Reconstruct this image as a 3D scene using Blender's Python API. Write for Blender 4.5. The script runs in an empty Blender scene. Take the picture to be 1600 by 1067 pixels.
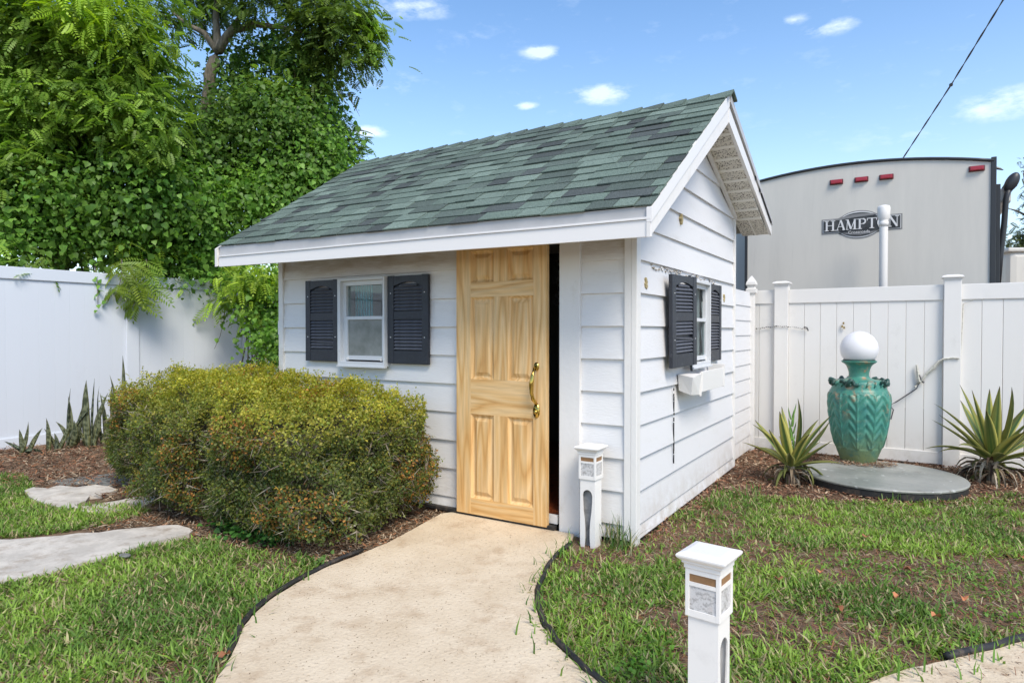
import bpy, bmesh, math, random
import numpy as np
from mathutils import Vector, Matrix, noise, Euler
random.seed(7); rng = np.random.default_rng(7)
sc = bpy.context.scene
C = sc.collection
rad = math.radians

# ------------------------------------------------------------------ camera
FPX, CX, CY = 1008.0, 800.0, 533.5
PITCH = math.atan(15.5/FPX); YAW = rad(31.7)
CAM = np.array([1.54, -4.006, 1.4])
FW = np.array([-math.sin(YAW)*math.cos(PITCH), math.cos(YAW)*math.cos(PITCH), -math.sin(PITCH)])
RT = np.array([math.cos(YAW), math.sin(YAW), 0.0])
UP = np.cross(RT, FW)
cam = bpy.data.cameras.new('camera'); co = bpy.data.objects.new('camera', cam); C.objects.link(co)
cam.sensor_width = 36; cam.lens = 36*FPX/1600; cam.clip_end = 3000; cam.clip_start = .05
co.location = CAM; co.rotation_euler = (math.pi/2-PITCH, 0, YAW)
sc.camera = co
# survey helpers: where a sight line of the photograph meets the ground, a wall plane, or a distance
def ray(x, y): return FW+RT*(x-CX)/FPX-UP*(y-CY)/FPX
def gnd(x, y, z=0.0):
    d = ray(x, y); return CAM+d*(z-CAM[2])/d[2]
def pln(ax, v, x, y):
    d = ray(x, y); return CAM+d*(v-CAM[ax])/d[ax]
def at(x, y, D): return CAM+ray(x, y)*D

# ------------------------------------------------------------------ light
SUN_EL, SUN_AZ = rad(50), math.atan2(.58, -.42)      # azimuth measured from +Y towards +X
w = bpy.data.worlds.new("World"); sc.world = w; w.use_nodes = True
nt = w.node_tree; nt.nodes.clear()
def N(nt, t, **k):
    n = nt.nodes.new(t)
    for a, b in k.items(): setattr(n, a, b)
    return n
out = N(nt, 'ShaderNodeOutputWorld'); bg = N(nt, 'ShaderNodeBackground'); bg.inputs[1].default_value = .15
sky = N(nt, 'ShaderNodeTexSky', sky_type='NISHITA', sun_disc=False, sun_elevation=SUN_EL, sun_rotation=SUN_AZ)
sky.air_density = 1.0; sky.dust_density = .6; sky.ozone_density = 1.5
tc = N(nt, 'ShaderNodeTexCoord')
sep = N(nt, 'ShaderNodeSeparateXYZ'); nt.links.new(tc.outputs['Generated'], sep.inputs[0])
mp = N(nt, 'ShaderNodeMapping'); mp.inputs['Scale'].default_value = (1, 1, 2.6)
nt.links.new(tc.outputs['Generated'], mp.inputs[0])
nz = N(nt, 'ShaderNodeTexNoise'); nz.inputs['Scale'].default_value = 22; nz.inputs['Detail'].default_value = 7; nz.inputs['Roughness'].default_value = .62
nt.links.new(mp.outputs[0], nz.inputs[0])
def math_(nt, op, a, b=None, clamp=False):
    n = N(nt, 'ShaderNodeMath', operation=op); n.use_clamp = clamp
    for i, v in enumerate((a, b)):
        if v is None: continue
        if isinstance(v, (int, float)): n.inputs[i].default_value = v
        else: nt.links.new(v, n.inputs[i])
    return n.outputs[0]
tot = None
for (px, py, r, s) in [(845, 82, .045, 1.0), (822, 166, .03, 1.0), (940, 148, .07, .95), (575, 205, .045, 1.0), (640, 8, .09, .7), (1300, 42, .05, .8),
                       (1240, 32, .03, .6), (1580, 160, .09, .85), (600, 125, .1, .35), (1420, 210, .12, .25), (740, 60, .06, .25)]:
    d = Vector(ray(px, py)).normalized()
    sb = N(nt, 'ShaderNodeVectorMath', operation='SUBTRACT'); sb.inputs[1].default_value = d
    nt.links.new(tc.outputs['Generated'], sb.inputs[0])
    ml = N(nt, 'ShaderNodeVectorMath', operation='MULTIPLY'); ml.inputs[1].default_value = (1, 1, 3.2)
    nt.links.new(sb.outputs[0], ml.inputs[0])
    ln = N(nt, 'ShaderNodeVectorMath', operation='LENGTH'); nt.links.new(ml.outputs[0], ln.inputs[0])
    m = math_(nt, 'MULTIPLY', math_(nt, 'SUBTRACT', 1.0, math_(nt, 'DIVIDE', ln.outputs['Value'], r*.85), True), s)
    tot = m if tot is None else math_(nt, 'MAXIMUM', tot, m)
cl = math_(nt, 'MULTIPLY', math_(nt, 'ADD', math_(nt, 'MULTIPLY', nz.outputs['Fac'], 4.2), math_(nt, 'SUBTRACT', math_(nt, 'MULTIPLY', tot, 1.5), 2.35)), 1.0, True)
wide = math_(nt, 'MULTIPLY', math_(nt, 'SUBTRACT', nz.outputs['Fac'], .58, True), .9, True)
cl = math_(nt, 'MULTIPLY', math_(nt, 'MAXIMUM', math_(nt, 'MULTIPLY', cl, math_(nt, 'MULTIPLY', tot, 1.9, True)), wide), .52, True)
# thin humid veil low on the sky
veil = math_(nt, 'POWER', math_(nt, 'SUBTRACT', 1.0, math_(nt, 'ABSOLUTE', sep.outputs['Z']), True), 4.0)
mx0 = N(nt, 'ShaderNodeMixRGB'); nt.links.new(math_(nt, 'MULTIPLY', veil, .6), mx0.inputs[0])
hs = N(nt, 'ShaderNodeHueSaturation'); hs.inputs['Saturation'].default_value = 1.22; hs.inputs['Value'].default_value = 1.0
nt.links.new(sky.outputs[0], hs.inputs['Color'])
nt.links.new(hs.outputs[0], mx0.inputs[1]); mx0.inputs[2].default_value = (5.2, 5.9, 6.4, 1)
mx = N(nt, 'ShaderNodeMixRGB'); nt.links.new(cl, mx.inputs[0]); nt.links.new(mx0.outputs[0], mx.inputs[1]); mx.inputs[2].default_value = (5.6, 6.0, 6.5, 1)
nt.links.new(mx.outputs[0], bg.inputs[0]); nt.links.new(bg.outputs[0], out.inputs[0])
sl = bpy.data.lights.new('sun', 'SUN'); so = bpy.data.objects.new('sun', sl); C.objects.link(so)
sl.energy = 2.45; sl.angle = rad(26); sl.color = (1, .925, .80)
sd = Vector((math.sin(SUN_AZ)*math.cos(SUN_EL), math.cos(SUN_AZ)*math.cos(SUN_EL), math.sin(SUN_EL)))
so.rotation_euler = sd.to_track_quat('Z', 'Y').to_euler()
sc.view_settings.view_transform = 'Standard'; sc.view_settings.look = 'None'; sc.view_settings.exposure = .74; sc.view_settings.gamma = 1
sc.cycles.max_bounces = 8; sc.cycles.transparent_max_bounces = 12

# ------------------------------------------------------------------ materials
def mat(name, col, rough=.6, var=.0, scale=6, bump=0, bscale=40, metal=0, spec=.4, col2=None, cscale=None, thr=(.4, .6), stretch=None, coat=0, rnd=0.0, detail=4):
    m = bpy.data.materials.new(name); m.use_nodes = True; t = m.node_tree
    p = t.nodes['Principled BSDF']; p.inputs['Roughness'].default_value = rough; p.inputs['Metallic'].default_value = metal
    p.inputs['Specular IOR Level'].default_value = spec; p.inputs['Coat Weight'].default_value = coat
    p.inputs['Base Color'].default_value = (*col, 1)
    tcn = N(t, 'ShaderNodeTexCoord'); mpn = N(t, 'ShaderNodeMapping'); t.links.new(tcn.outputs['Object'], mpn.inputs[0])
    if stretch: mpn.inputs['Scale'].default_value = stretch
    src = None
    if col2 is not None or var > 0:
        n = N(t, 'ShaderNodeTexNoise'); n.inputs['Scale'].default_value = cscale or scale; n.inputs['Detail'].default_value = detail; n.inputs['Roughness'].default_value = .65
        t.links.new(mpn.outputs[0], n.inputs[0])
        r = N(t, 'ShaderNodeValToRGB'); r.color_ramp.elements[0].position = thr[0]; r.color_ramp.elements[1].position = thr[1]
        c2 = col2 if col2 is not None else tuple(c*(1-var) for c in col)
        r.color_ramp.elements[0].color = (*c2, 1); r.color_ramp.elements[1].color = (*col, 1)
        t.links.new(n.outputs['Fac'], r.inputs[0]); src = r.outputs[0]
    if rnd > 0:
        oi = N(t, 'ShaderNodeObjectInfo'); h = N(t, 'ShaderNodeHueSaturation')
        if src: t.links.new(src, h.inputs['Color'])
        else: h.inputs['Color'].default_value = (*col, 1)
        v = math_(t, 'ADD', math_(t, 'MULTIPLY', oi.outputs['Random'], rnd), 1-rnd/2)
        t.links.new(v, h.inputs['Value']); src = h.outputs[0]
    if src: t.links.new(src, p.inputs['Base Color'])
    if bump > 0:
        n2 = N(t, 'ShaderNodeTexNoise'); n2.inputs['Scale'].default_value = bscale; n2.inputs['Detail'].default_value = 5
        t.links.new(mpn.outputs[0], n2.inputs[0])
        b = N(t, 'ShaderNodeBump'); b.inputs['Strength'].default_value = bump; b.inputs['Distance'].default_value = .01
        t.links.new(n2.outputs['Fac'], b.inputs['Height']); t.links.new(b.outputs[0], p.inputs['Normal'])
    return m
def leafmat(name, trans=.3, rough=.45, spec=.35):
    m = bpy.data.materials.new(name); m.use_nodes = True; t = m.node_tree
    p = t.nodes['Principled BSDF']; p.inputs['Roughness'].default_value = rough; p.inputs['Specular IOR Level'].default_value = spec
    a = N(t, 'ShaderNodeAttribute', attribute_name='col'); t.links.new(a.outputs['Color'], p.inputs['Base Color'])
    if trans > 0:
        tr = N(t, 'ShaderNodeBsdfTranslucent'); h = N(t, 'ShaderNodeHueSaturation'); h.inputs['Value'].default_value = 1.5; h.inputs['Saturation'].default_value = 1.1
        t.links.new(a.outputs['Color'], h.inputs['Color']); t.links.new(h.outputs[0], tr.inputs[0])
        mxs = N(t, 'ShaderNodeMixShader'); mxs.inputs[0].default_value = trans
        t.links.new(p.outputs[0], mxs.inputs[1]); t.links.new(tr.outputs[0], mxs.inputs[2])
        t.links.new(mxs.outputs[0], t.nodes['Material Output'].inputs[0])
    return m
def stain(m, col, scale, thr, stretch=(1, 1, 1), amount=1.0, zlim=None):
    """lay dirt with a shape of its own over a material"""
    t = m.node_tree; p = t.nodes['Principled BSDF']; inp = p.inputs['Base Color']
    mxn = N(t, 'ShaderNodeMixRGB')
    if inp.is_linked: t.links.new(inp.links[0].from_socket, mxn.inputs[1])
    else: mxn.inputs[1].default_value = inp.default_value
    mxn.inputs[2].default_value = (*col, 1)
    g = N(t, 'ShaderNodeNewGeometry'); mpn = N(t, 'ShaderNodeMapping'); mpn.inputs['Scale'].default_value = stretch
    t.links.new(g.outputs['Position'], mpn.inputs[0])
    n = N(t, 'ShaderNodeTexNoise'); n.inputs['Scale'].default_value = scale; n.inputs['Detail'].default_value = 6; n.inputs['Roughness'].default_value = .7
    t.links.new(mpn.outputs[0], n.inputs[0])
    mr = N(t, 'ShaderNodeMapRange'); mr.inputs[1].default_value = thr[0]; mr.inputs[2].default_value = thr[1]; mr.inputs[4].default_value = amount
    t.links.new(n.outputs['Fac'], mr.inputs[0]); f = mr.outputs[0]
    if zlim:
        s = N(t, 'ShaderNodeSeparateXYZ'); t.links.new(g.outputs['Position'], s.inputs[0])
        z = N(t, 'ShaderNodeMapRange'); z.inputs[1].default_value = zlim[0]; z.inputs[2].default_value = zlim[1]
        t.links.new(s.outputs['Z'], z.inputs[0]); f = math_(t, 'MULTIPLY', f, z.outputs[0])
    t.links.new(f, mxn.inputs[0]); t.links.new(mxn.outputs[0], inp)
    return m

M = {}
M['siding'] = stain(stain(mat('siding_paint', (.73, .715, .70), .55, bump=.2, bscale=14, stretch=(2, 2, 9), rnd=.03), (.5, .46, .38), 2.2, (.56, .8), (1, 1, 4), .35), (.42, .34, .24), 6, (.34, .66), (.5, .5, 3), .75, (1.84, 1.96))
M['siding_side'] = stain(mat('siding_paint_side', (.70, .69, .69), .55, bump=.15, bscale=14, stretch=(2, 2, 9), rnd=.03), (.5, .46, .38), 2.2, (.56, .8), (1, 1, 4), .3)
stain(M['siding_side'], (.40, .33, .26), 9, (.35, .7), (1, 1, 1), .75, (.34, .02)); stain(M['siding'], (.42, .37, .30), 9, (.4, .75), (1, 1, 1), .6, (.34, .02))
M['trim'] = stain(mat('trim_paint', (.74, .715, .68), .5, bump=.15, bscale=30), (.42, .35, .25), 5, (.58, .8), (1, 1, .6), .45)
M['fascia'] = stain(mat('fascia_metal', (.76, .735, .71), .38, bump=.05, bscale=5), (.45, .4, .33), 14, (.68, .8), (1, 1, 1), .4)
M['drip'] = stain(mat('drip_edge_metal', (.47, .465, .46), .4, var=.1, scale=3), (.35, .33, .28), 8, (.6, .8), (1, 1, 3), .4)
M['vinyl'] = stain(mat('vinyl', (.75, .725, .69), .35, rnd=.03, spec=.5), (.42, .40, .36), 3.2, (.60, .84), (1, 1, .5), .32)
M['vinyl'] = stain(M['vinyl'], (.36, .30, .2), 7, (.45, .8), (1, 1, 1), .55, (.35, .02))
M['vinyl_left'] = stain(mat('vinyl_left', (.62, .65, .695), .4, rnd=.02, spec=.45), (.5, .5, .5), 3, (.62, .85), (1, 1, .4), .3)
M['dark_int'] = mat('interior_wall', (.03, .03, .032), .8)
M['int_floor'] = mat('interior_floor', (.45, .1, .03), .45, var=.4, scale=8, stretch=(8, 1, 1))
M['black'] = mat('black_plastic', (.012, .012, .013), .45)
M['rubber'] = stain(mat('black_edging', (.02, .02, .02), .6, bump=.3, bscale=20), (.14, .1, .07), 12, (.5, .7), amount=.6)
M['shutter'] = stain(mat('shutter_vinyl', (.026, .030, .040), .42, var=.2, scale=9, bump=.2, bscale=60), (.2, .2, .22), 18, (.6, .8), amount=.35)
M['slat'] = mat('slat_vinyl', (.12, .125, .145), .4, var=.25, scale=20)
M['alu'] = stain(mat('window_alu', (.62, .63, .64), .4), (.3, .28, .24), 16, (.6, .8), amount=.5)
M['brass'] = mat('brass', (.62, .42, .10), .16, metal=1, var=.3, scale=30)
M['soffit'] = None
M['deck'] = mat('roof_wood', (.28, .25, .2), .8, var=.3)
M['concrete'] = stain(stain(mat('concrete', (.64, .53, .385), .85, col2=(.55, .44, .305), cscale=2.4, thr=(.35, .6), bump=.5, bscale=55, spec=.2, detail=9), (.36, .24, .14), 4, (.52, .70), amount=.55), (.22, .15, .09), 45, (.57, .68), amount=.6)
M['slab'] = stain(mat('pale_slab', (.58, .53, .46), .85, var=.22, scale=5, bump=.4, bscale=50), (.26, .2, .14), 9, (.50, .70), amount=.7)
M['greyslab'] = mat('grey_slab', (.22, .22, .2), .8, var=.4, scale=7, bump=.4, bscale=40)
M['globe'] = mat('opal_globe', (.70, .70, .72), .32, spec=.4)
M['bark'] = mat('bark', (.30, .25, .19), .85, var=.5, scale=7, bump=1, bscale=18, stretch=(3, 3, .7))
M['twig'] = mat('twig', (.17, .13, .10), .85, var=.4, scale=20)
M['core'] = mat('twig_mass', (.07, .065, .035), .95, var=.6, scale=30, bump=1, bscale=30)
M['leaf'] = leafmat('leaf', .42); M['leaf_glossy'] = leafmat('leaf_glossy', .15, .5, .3)
M['grass'] = leafmat('grass_blade', .25, .5, .25); M['litter'] = leafmat('litter', 0, .85, .1)
M['rv'] = stain(stain(mat('rv_fibreglass', (.56, .53, .475), .3, spec=.4), (.44, .42, .38), 1.6, (.45, .75), (2, 2, .25), .5), (.25, .24, .22), 5, (.62, .85), (3, 3, .2), .35)
M['rvdark'] = mat('rv_trim_dark', (.03, .032, .035), .4)
M['red'] = mat('red_lens', (.32, .008, .02), .25, spec=.6)
M['redbase'] = mat('lamp_base', (.12, .012, .018), .4)
M['pvc'] = stain(mat('white_pvc', (.76, .735, .70), .35), (.4, .38, .35), 9, (.6, .85), amount=.3)
M['badge_dark'] = mat('badge_dark', (.02, .02, .02), .4, col2=(.07, .07, .07), cscale=8, thr=(.35, .65))
M['badge_mid'] = mat('badge_mid', (.20, .195, .19), .35)
M['badge_light'] = mat('badge_silver', (.62, .61, .6), .3)
M['stone_disc'] = stain(mat('disc_cover', (.30, .30, .27), .45, col2=(.18, .19, .17), cscale=2.5, thr=(.35, .65), spec=.5), (.10, .07, .05), 16, (.6, .72), amount=.8)
M['teal'] = mat('teal_curtain', (.05, .42, .46), .8)
M['amber'] = mat('tan_strip', (.30, .165, .075), .5, var=.2, scale=30)
M['cable'] = mat('cable_black', (.06, .06, .065), .6)
M['glue'] = mat('old_glue', (.60, .58, .50), .6, var=.3, scale=40)
M['brownleaf'] = mat('fallen_leaf', (.36, .14, .06), .7, rnd=.7)
M['gap'] = mat('post_inside', (.34, .34, .34), .8, var=.4, scale=12)
# perforated soffit
m = mat('soffit_perforated', (.50, .465, .40), .6); t = m.node_tree
v = N(t, 'ShaderNodeTexVoronoi'); v.inputs['Scale'].default_value = 60
g = N(t, 'ShaderNodeNewGeometry'); t.links.new(g.outputs['Position'], v.inputs['Vector'])
n = N(t, 'ShaderNodeTexNoise'); n.inputs['Scale'].default_value = 60; n.inputs['Detail'].default_value = 3; t.links.new(g.outputs['Position'], n.inputs[0])
r = N(t, 'ShaderNodeValToRGB'); r.color_ramp.elements[0].position = .36; r.color_ramp.elements[1].position = .47
r.color_ramp.elements[0].color = (.10, .08, .06, 1); r.color_ramp.elements[1].color = (.66, .62, .54, 1)
ad = math_(t, 'MULTIPLY', math_(t, 'ADD', v.outputs['Distance'], n.outputs['Fac']), .5); t.links.new(ad, r.inputs[0]); t.links.new(r.outputs[0], t.nodes['Principled BSDF'].inputs['Base Color'])
M['soffit'] = m
M['rib'] = mat('soffit_rib', (.80, .77, .70), .6)
# pine door
def wood(name, seed, along='Z'):
    m = mat(name, (.7, .4, .15), .5, spec=.35); t = m.node_tree; p = t.nodes['Principled BSDF']
    tcn = N(t, 'ShaderNodeTexCoord'); mp_ = N(t, 'ShaderNodeMapping')
    mp_.inputs['Scale'].default_value = (1, 1, .085) if along == 'Z' else (.085, 1, 1)
    mp_.inputs['Location'].default_value = (seed*1.37, seed*.71, seed*.43)
    t.links.new(tcn.outputs['Object'], mp_.inputs[0])
    n1 = N(t, 'ShaderNodeTexNoise'); n1.inputs['Scale'].default_value = 5.5; n1.inputs['Detail'].default_value = 2; t.links.new(mp_.outputs[0], n1.inputs[0])
    # growth rings: contours of a stretched noise field
    rings = math_(t, 'ABSOLUTE', math_(t, 'SUBTRACT', math_(t, 'FRACT', math_(t, 'MULTIPLY', n1.outputs['Fac'], 9.0)), .5))
    r1 = N(t, 'ShaderNodeValToRGB'); e = r1.color_ramp.elements
    e[0].position = 0; e[0].color = (.60, .33, .115, 1); e[1].position = .2; e[1].color = (.71, .44, .18, 1)
    e2 = e.new(.5); e2.color = (.76, .52, .26, 1)
    t.links.new(rings, r1.inputs[0])
    n2 = N(t, 'ShaderNodeTexNoise'); n2.inputs['Scale'].default_value = 60; n2.inputs['Detail'].default_value = 4; t.links.new(mp_.outputs[0], n2.inputs[0])
    n3 = N(t, 'ShaderNodeTexNoise'); n3.inputs['Scale'].default_value = 3.5; t.links.new(mp_.outputs[0], n3.inputs[0])
    mr = N(t, 'ShaderNodeMapRange'); mr.inputs[1].default_value = .3; mr.inputs[2].default_value = .7; mr.inputs[3].default_value = .86; mr.inputs[4].default_value = 1.1
    t.links.new(n2.outputs['Fac'], mr.inputs[0])
    h = N(t, 'ShaderNodeHueSaturation'); t.links.new(mr.outputs[0], h.inputs['Value']); t.links.new(r1.outputs[0], h.inputs['Color'])
    mx_ = N(t, 'ShaderNodeMixRGB'); mx_.inputs[2].default_value = (.60, .30, .09, 1)
    t.links.new(math_(t, 'MULTIPLY', math_(t, 'SUBTRACT', n3.outputs['Fac'], .52, True), 3.2, True), mx_.inputs[0]); t.links.new(h.outputs[0], mx_.inputs[1])
    t.links.new(mx_.outputs[0], p.inputs['Base Color'])
    return m
for i in range(4): M['pineZ%d' % i] = wood('pine_%d' % i, i*3.1+.7)
for i in range(2): M['pineX%d' % i] = wood('pine_rail_%d' % i, i*5.1+.3, 'X')
# shingles: granules
def shingle_mat(name, col, col2):
    m = mat(name, col, .9, spec=.15); t = m.node_tree; p = t.nodes['Principled BSDF']
    g = N(t, 'ShaderNodeNewGeometry'); n = N(t, 'ShaderNodeTexNoise'); n.inputs['Scale'].default_value = 170; n.inputs['Detail'].default_value = 2
    t.links.new(g.outputs['Position'], n.inputs[0])
    r = N(t, 'ShaderNodeValToRGB'); r.color_ramp.elements[0].position = .36; r.color_ramp.elements[1].position = .62
    r.color_ramp.elements[0].color = (*col2, 1); r.color_ramp.elements[1].color = (*col, 1); t.links.new(n.outputs['Fac'], r.inputs[0])
    n4 = N(t, 'ShaderNodeTexNoise'); n4.inputs['Scale'].default_value = 2.5; n4.inputs['Detail'].default_value = 4; t.links.new(g.outputs['Position'], n4.inputs[0])
    oi = N(t, 'ShaderNodeObjectInfo'); h = N(t, 'ShaderNodeHueSaturation')
    t.links.new(math_(t, 'ADD', math_(t, 'ADD', math_(t, 'MULTIPLY', oi.outputs['Random'], .3), .58), math_(t, 'MULTIPLY', n4.outputs['Fac'], .5)), h.inputs['Value'])
    t.links.new(r.outputs[0], h.inputs['Color']); t.links.new(h.outputs[0], p.inputs['Base Color'])
    b = N(t, 'ShaderNodeBump'); b.inputs['Strength'].default_value = .5; b.inputs['Distance'].default_value = .004
    t.links.new(n.outputs['Fac'], b.inputs['Height']); t.links.new(b.outputs[0], p.inputs['Normal'])
    return m
SH = [shingle_mat('shingle_green', (.165, .215, .180), (.065, .09, .073)), shingle_mat('shingle_mid', (.132, .166, .144), (.052, .068, .058)),
      shingle_mat('shingle_pale', (.205, .262, .220), (.082, .112, .092)), shingle_mat('shingle_charcoal', (.098, .112, .108), (.04, .047, .045))]
# glass panes
def glass(name, tint, fac, rough=.03):
    m = bpy.data.materials.new(name); m.use_nodes = True; t = m.node_tree; t.nodes.remove(t.nodes['Principled BSDF'])
    tr = N(t, 'ShaderNodeBsdfTransparent'); tr.inputs[0].default_value = (*tint, 1)
    gl = N(t, 'ShaderNodeBsdfGlossy'); gl.inputs['Roughness'].default_value = rough; gl.inputs[0].default_value = (.9, .93, .95, 1)
    mxs = N(t, 'ShaderNodeMixShader'); mxs.inputs[0].default_value = fac
    t.links.new(tr.outputs[0], mxs.inputs[1]); t.links.new(gl.outputs[0], mxs.inputs[2]); t.links.new(mxs.outputs[0], t.nodes['Material Output'].inputs[0])
    return m
M['glass'] = glass('window_glass', (.8, .85, .85), .07)
M['screen'] = mat('insect_screen', (.26, .27, .25), .4, col2=(.15, .16, .14), cscale=5, thr=(.35, .65), spec=.6)
M['darkglass'] = mat('dark_glass', (.02, .024, .028), .08, spec=.8)
# urn glaze
m = mat('urn_glaze', (.07, .26, .19), .42, col2=(.035, .17, .135), cscale=7, thr=(.3, .7), bump=.35, bscale=35, spec=.45)
stain(m, (.40, .20, .10), 8, (.52, .62), amount=.8, zlim=(.5, .75)); stain(m, (.17, .19, .07), 5, (.3, .55), amount=.85, zlim=(.46, .16)); stain(m, (.02, .13, .14), 9, (.5, .66), amount=.6); stain(m, (.30, .42, .33), 20, (.58, .7), amount=.4)
M['urn'] = m
M['urn_dark'] = mat('urn_dark', (.03, .09, .075), .4, var=.5, scale=20)

# ------------------------------------------------------------------ object helpers
def tag(o, label=None, cat=None, group=None, kind=None):
    if label: o['label'] = label
    if cat: o['category'] = cat
    if group: o['group'] = group
    if kind: o['kind'] = kind
    return o
def empty(name, loc=(0, 0, 0), rz=0, label=None, cat=None, group=None):
    o = bpy.data.objects.new(name, None); C.objects.link(o); o.location = loc; o.rotation_euler = (0, 0, rz); o.empty_display_size = .1
    return tag(o, label, cat, group)
def link(name, me, material, parent=None, smooth=False):
    if isinstance(material, bpy.types.Material) and not me.materials: me.materials.append(material)
    if smooth: me.polygons.foreach_set('use_smooth', np.ones(len(me.polygons), bool))
    o = bpy.data.objects.new(name, me); C.objects.link(o)
    if parent is not None: o.parent = parent
    return o
def obj(name, bm, material, parent=None, smooth=False):
    bmesh.ops.recalc_face_normals(bm, faces=bm.faces)
    me = bpy.data.meshes.new(name); bm.to_mesh(me); bm.free()
    return link(name, me, material, parent, smooth)
def bx(bm, x0, x1, y0, y1, z0, z1, bev=0):
    b = bmesh.new() if bev else bm
    vs = [b.verts.new((x, y, z)) for x in (x0, x1) for y in (y0, y1) for z in (z0, z1)]
    for f in ((0, 1, 3, 2), (4, 6, 7, 5), (0, 4, 5, 1), (2, 3, 7, 6), (0, 2, 6, 4), (1, 5, 7, 3)): b.faces.new([vs[i] for i in f])
    if bev:
        bmesh.ops.bevel(b, geom=b.edges[:], offset=bev, segments=2, affect='EDGES', profile=.6)
        me = bpy.data.meshes.new('t'); b.to_mesh(me); b.free(); bm.from_mesh(me); bpy.data.meshes.remove(me)
    return bm
def box(name, x0, x1, y0, y1, z0, z1, material, parent=None, bev=.003):
    return obj(name, bx(bmesh.new(), x0, x1, y0, y1, z0, z1, bev), material, parent)
def hexa(bm, p):   # 8 points: 4 of one face, then the 4 opposite
    vs = [bm.verts.new(q) for q in p]
    for f in ((0, 1, 2, 3), (7, 6, 5, 4), (0, 4, 5, 1), (1, 5, 6, 2), (2, 6, 7, 3), (3, 7, 4, 0)): bm.faces.new([vs[i] for i in f])
    return bm
def prism(bm, front, back):
    a = [bm.verts.new(p) for p in front]; b = [bm.verts.new(p) for p in back]; n = len(a)
    bm.faces.new(a); bm.faces.new(b[::-1])
    for i in range(n): bm.faces.new((a[i], b[i], b[(i+1) % n], a[(i+1) % n]))
    return bm
def lathe(bm, prof, c=(0, 0), seg=48, cap=True):
    rings = []
    for r, z in prof: rings.append([bm.verts.new((c[0]+r*math.cos(2*math.pi*k/seg), c[1]+r*math.sin(2*math.pi*k/seg), z)) for k in range(seg)])
    for a, b in zip(rings, rings[1:]):
        for k in range(seg): bm.faces.new((a[k], a[(k+1) % seg], b[(k+1) % seg], b[k]))
    if cap: bm.faces.new(rings[0][::-1]); bm.faces.new(rings[-1])
    return bm
def tube(bm, pts, rs, seg=6):
    pts = [Vector(p) for p in pts]
    if isinstance(rs, (int, float)): rs = [rs]*len(pts)
    rings = []
    for i, p in enumerate(pts):
        d = (pts[min(i+1, len(pts)-1)]-pts[max(i-1, 0)]).normalized()
        u = d.cross(Vector((0, 0, 1)) if abs(d.z) < .95 else Vector((1, 0, 0))).normalized(); v_ = d.cross(u)
        rings.append([bm.verts.new(p+(u*math.cos(2*math.pi*k/seg)+v_*math.sin(2*math.pi*k/seg))*rs[i]) for k in range(seg)])
    for a, b in zip(rings, rings[1:]):
        for k in range(seg): bm.faces.new((a[k], a[(k+1) % seg], b[(k+1) % seg], b[k]))
    bm.faces.new(rings[0][::-1]); bm.faces.new(rings[-1])
    return bm
def fast(name, V, F, cols, material, parent=None, kind=None):
    """big triangle mesh from numpy arrays with a per-vertex colour attribute"""
    me = bpy.data.meshes.new(name); nv, nf = len(V), len(F)
    me.vertices.add(nv); me.vertices.foreach_set('co', V.astype(np.float32).ravel())
    me.loops.add(nf*3); me.loops.foreach_set('vertex_index', F.astype(np.int32).ravel())
    me.polygons.add(nf); me.polygons.foreach_set('loop_start', np.arange(0, nf*3, 3, dtype=np.int32))
    me.update(calc_edges=True)
    if cols is not None:
        a = me.color_attributes.new('col', 'FLOAT_COLOR', 'POINT'); c4 = np.ones((nv, 4), np.float32); c4[:, :3] = np.clip(cols, 0, 1); a.data.foreach_set('color', c4.ravel())
    o = link(name, me, material, parent)
    if kind: o['kind'] = kind
    return o
def norm(a): return a/np.maximum(np.linalg.norm(a, axis=-1, keepdims=True), 1e-9)
def frames(nrm, ln):
    nrm = norm(nrm); y = norm(ln-nrm*np.sum(ln*nrm, -1, keepdims=True)); x = np.cross(y, nrm)
    return np.stack([x, y, nrm], axis=2)           # columns: side, length, normal
def scatter(T, F, pos, R, s, cols, tip=None):
    n, k = len(pos), len(T)
    s = np.asarray(s); s = s[:, None, None] if s.ndim == 1 else s[:, None, :]
    V = pos[:, None, :]+np.einsum('nij,nkj->nki', R, T[None]*s)
    FF = (F[None]+np.arange(n)[:, None, None]*k).reshape(-1, 3)
    cc = np.repeat(cols[:, None, :], k, 1)
    if tip is not None: cc = cc*tip[None, :, None]
    return V.reshape(-1, 3), FF, cc.reshape(-1, 3)
def merge(parts):
    V, F, K = [], [], []; o = 0
    for a, b, c in parts: V.append(a); F.append(b+o); K.append(c); o += len(a)
    return np.concatenate(V), np.concatenate(F), np.concatenate(K)
HEART = np.array([[0, 0, 0], [-.42, .1, .1], [-.46, .45, .13], [0, 1.05, -.10], [.46, .45, .13], [.42, .1, .1], [0, .45, 0]], float)
HEART[:, 1] -= .1
HEARTF = np.array([[0, 6, 1], [1, 6, 2], [2, 6, 3], [3, 6, 4], [4, 6, 5], [5, 6, 0]])
OVAL = np.array([[0, 0, 0], [-.3, .5, .06], [0, 1, -.05], [.3, .5, .06]], float); OVALF = np.array([[0, 2, 1], [0, 3, 2]])
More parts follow.
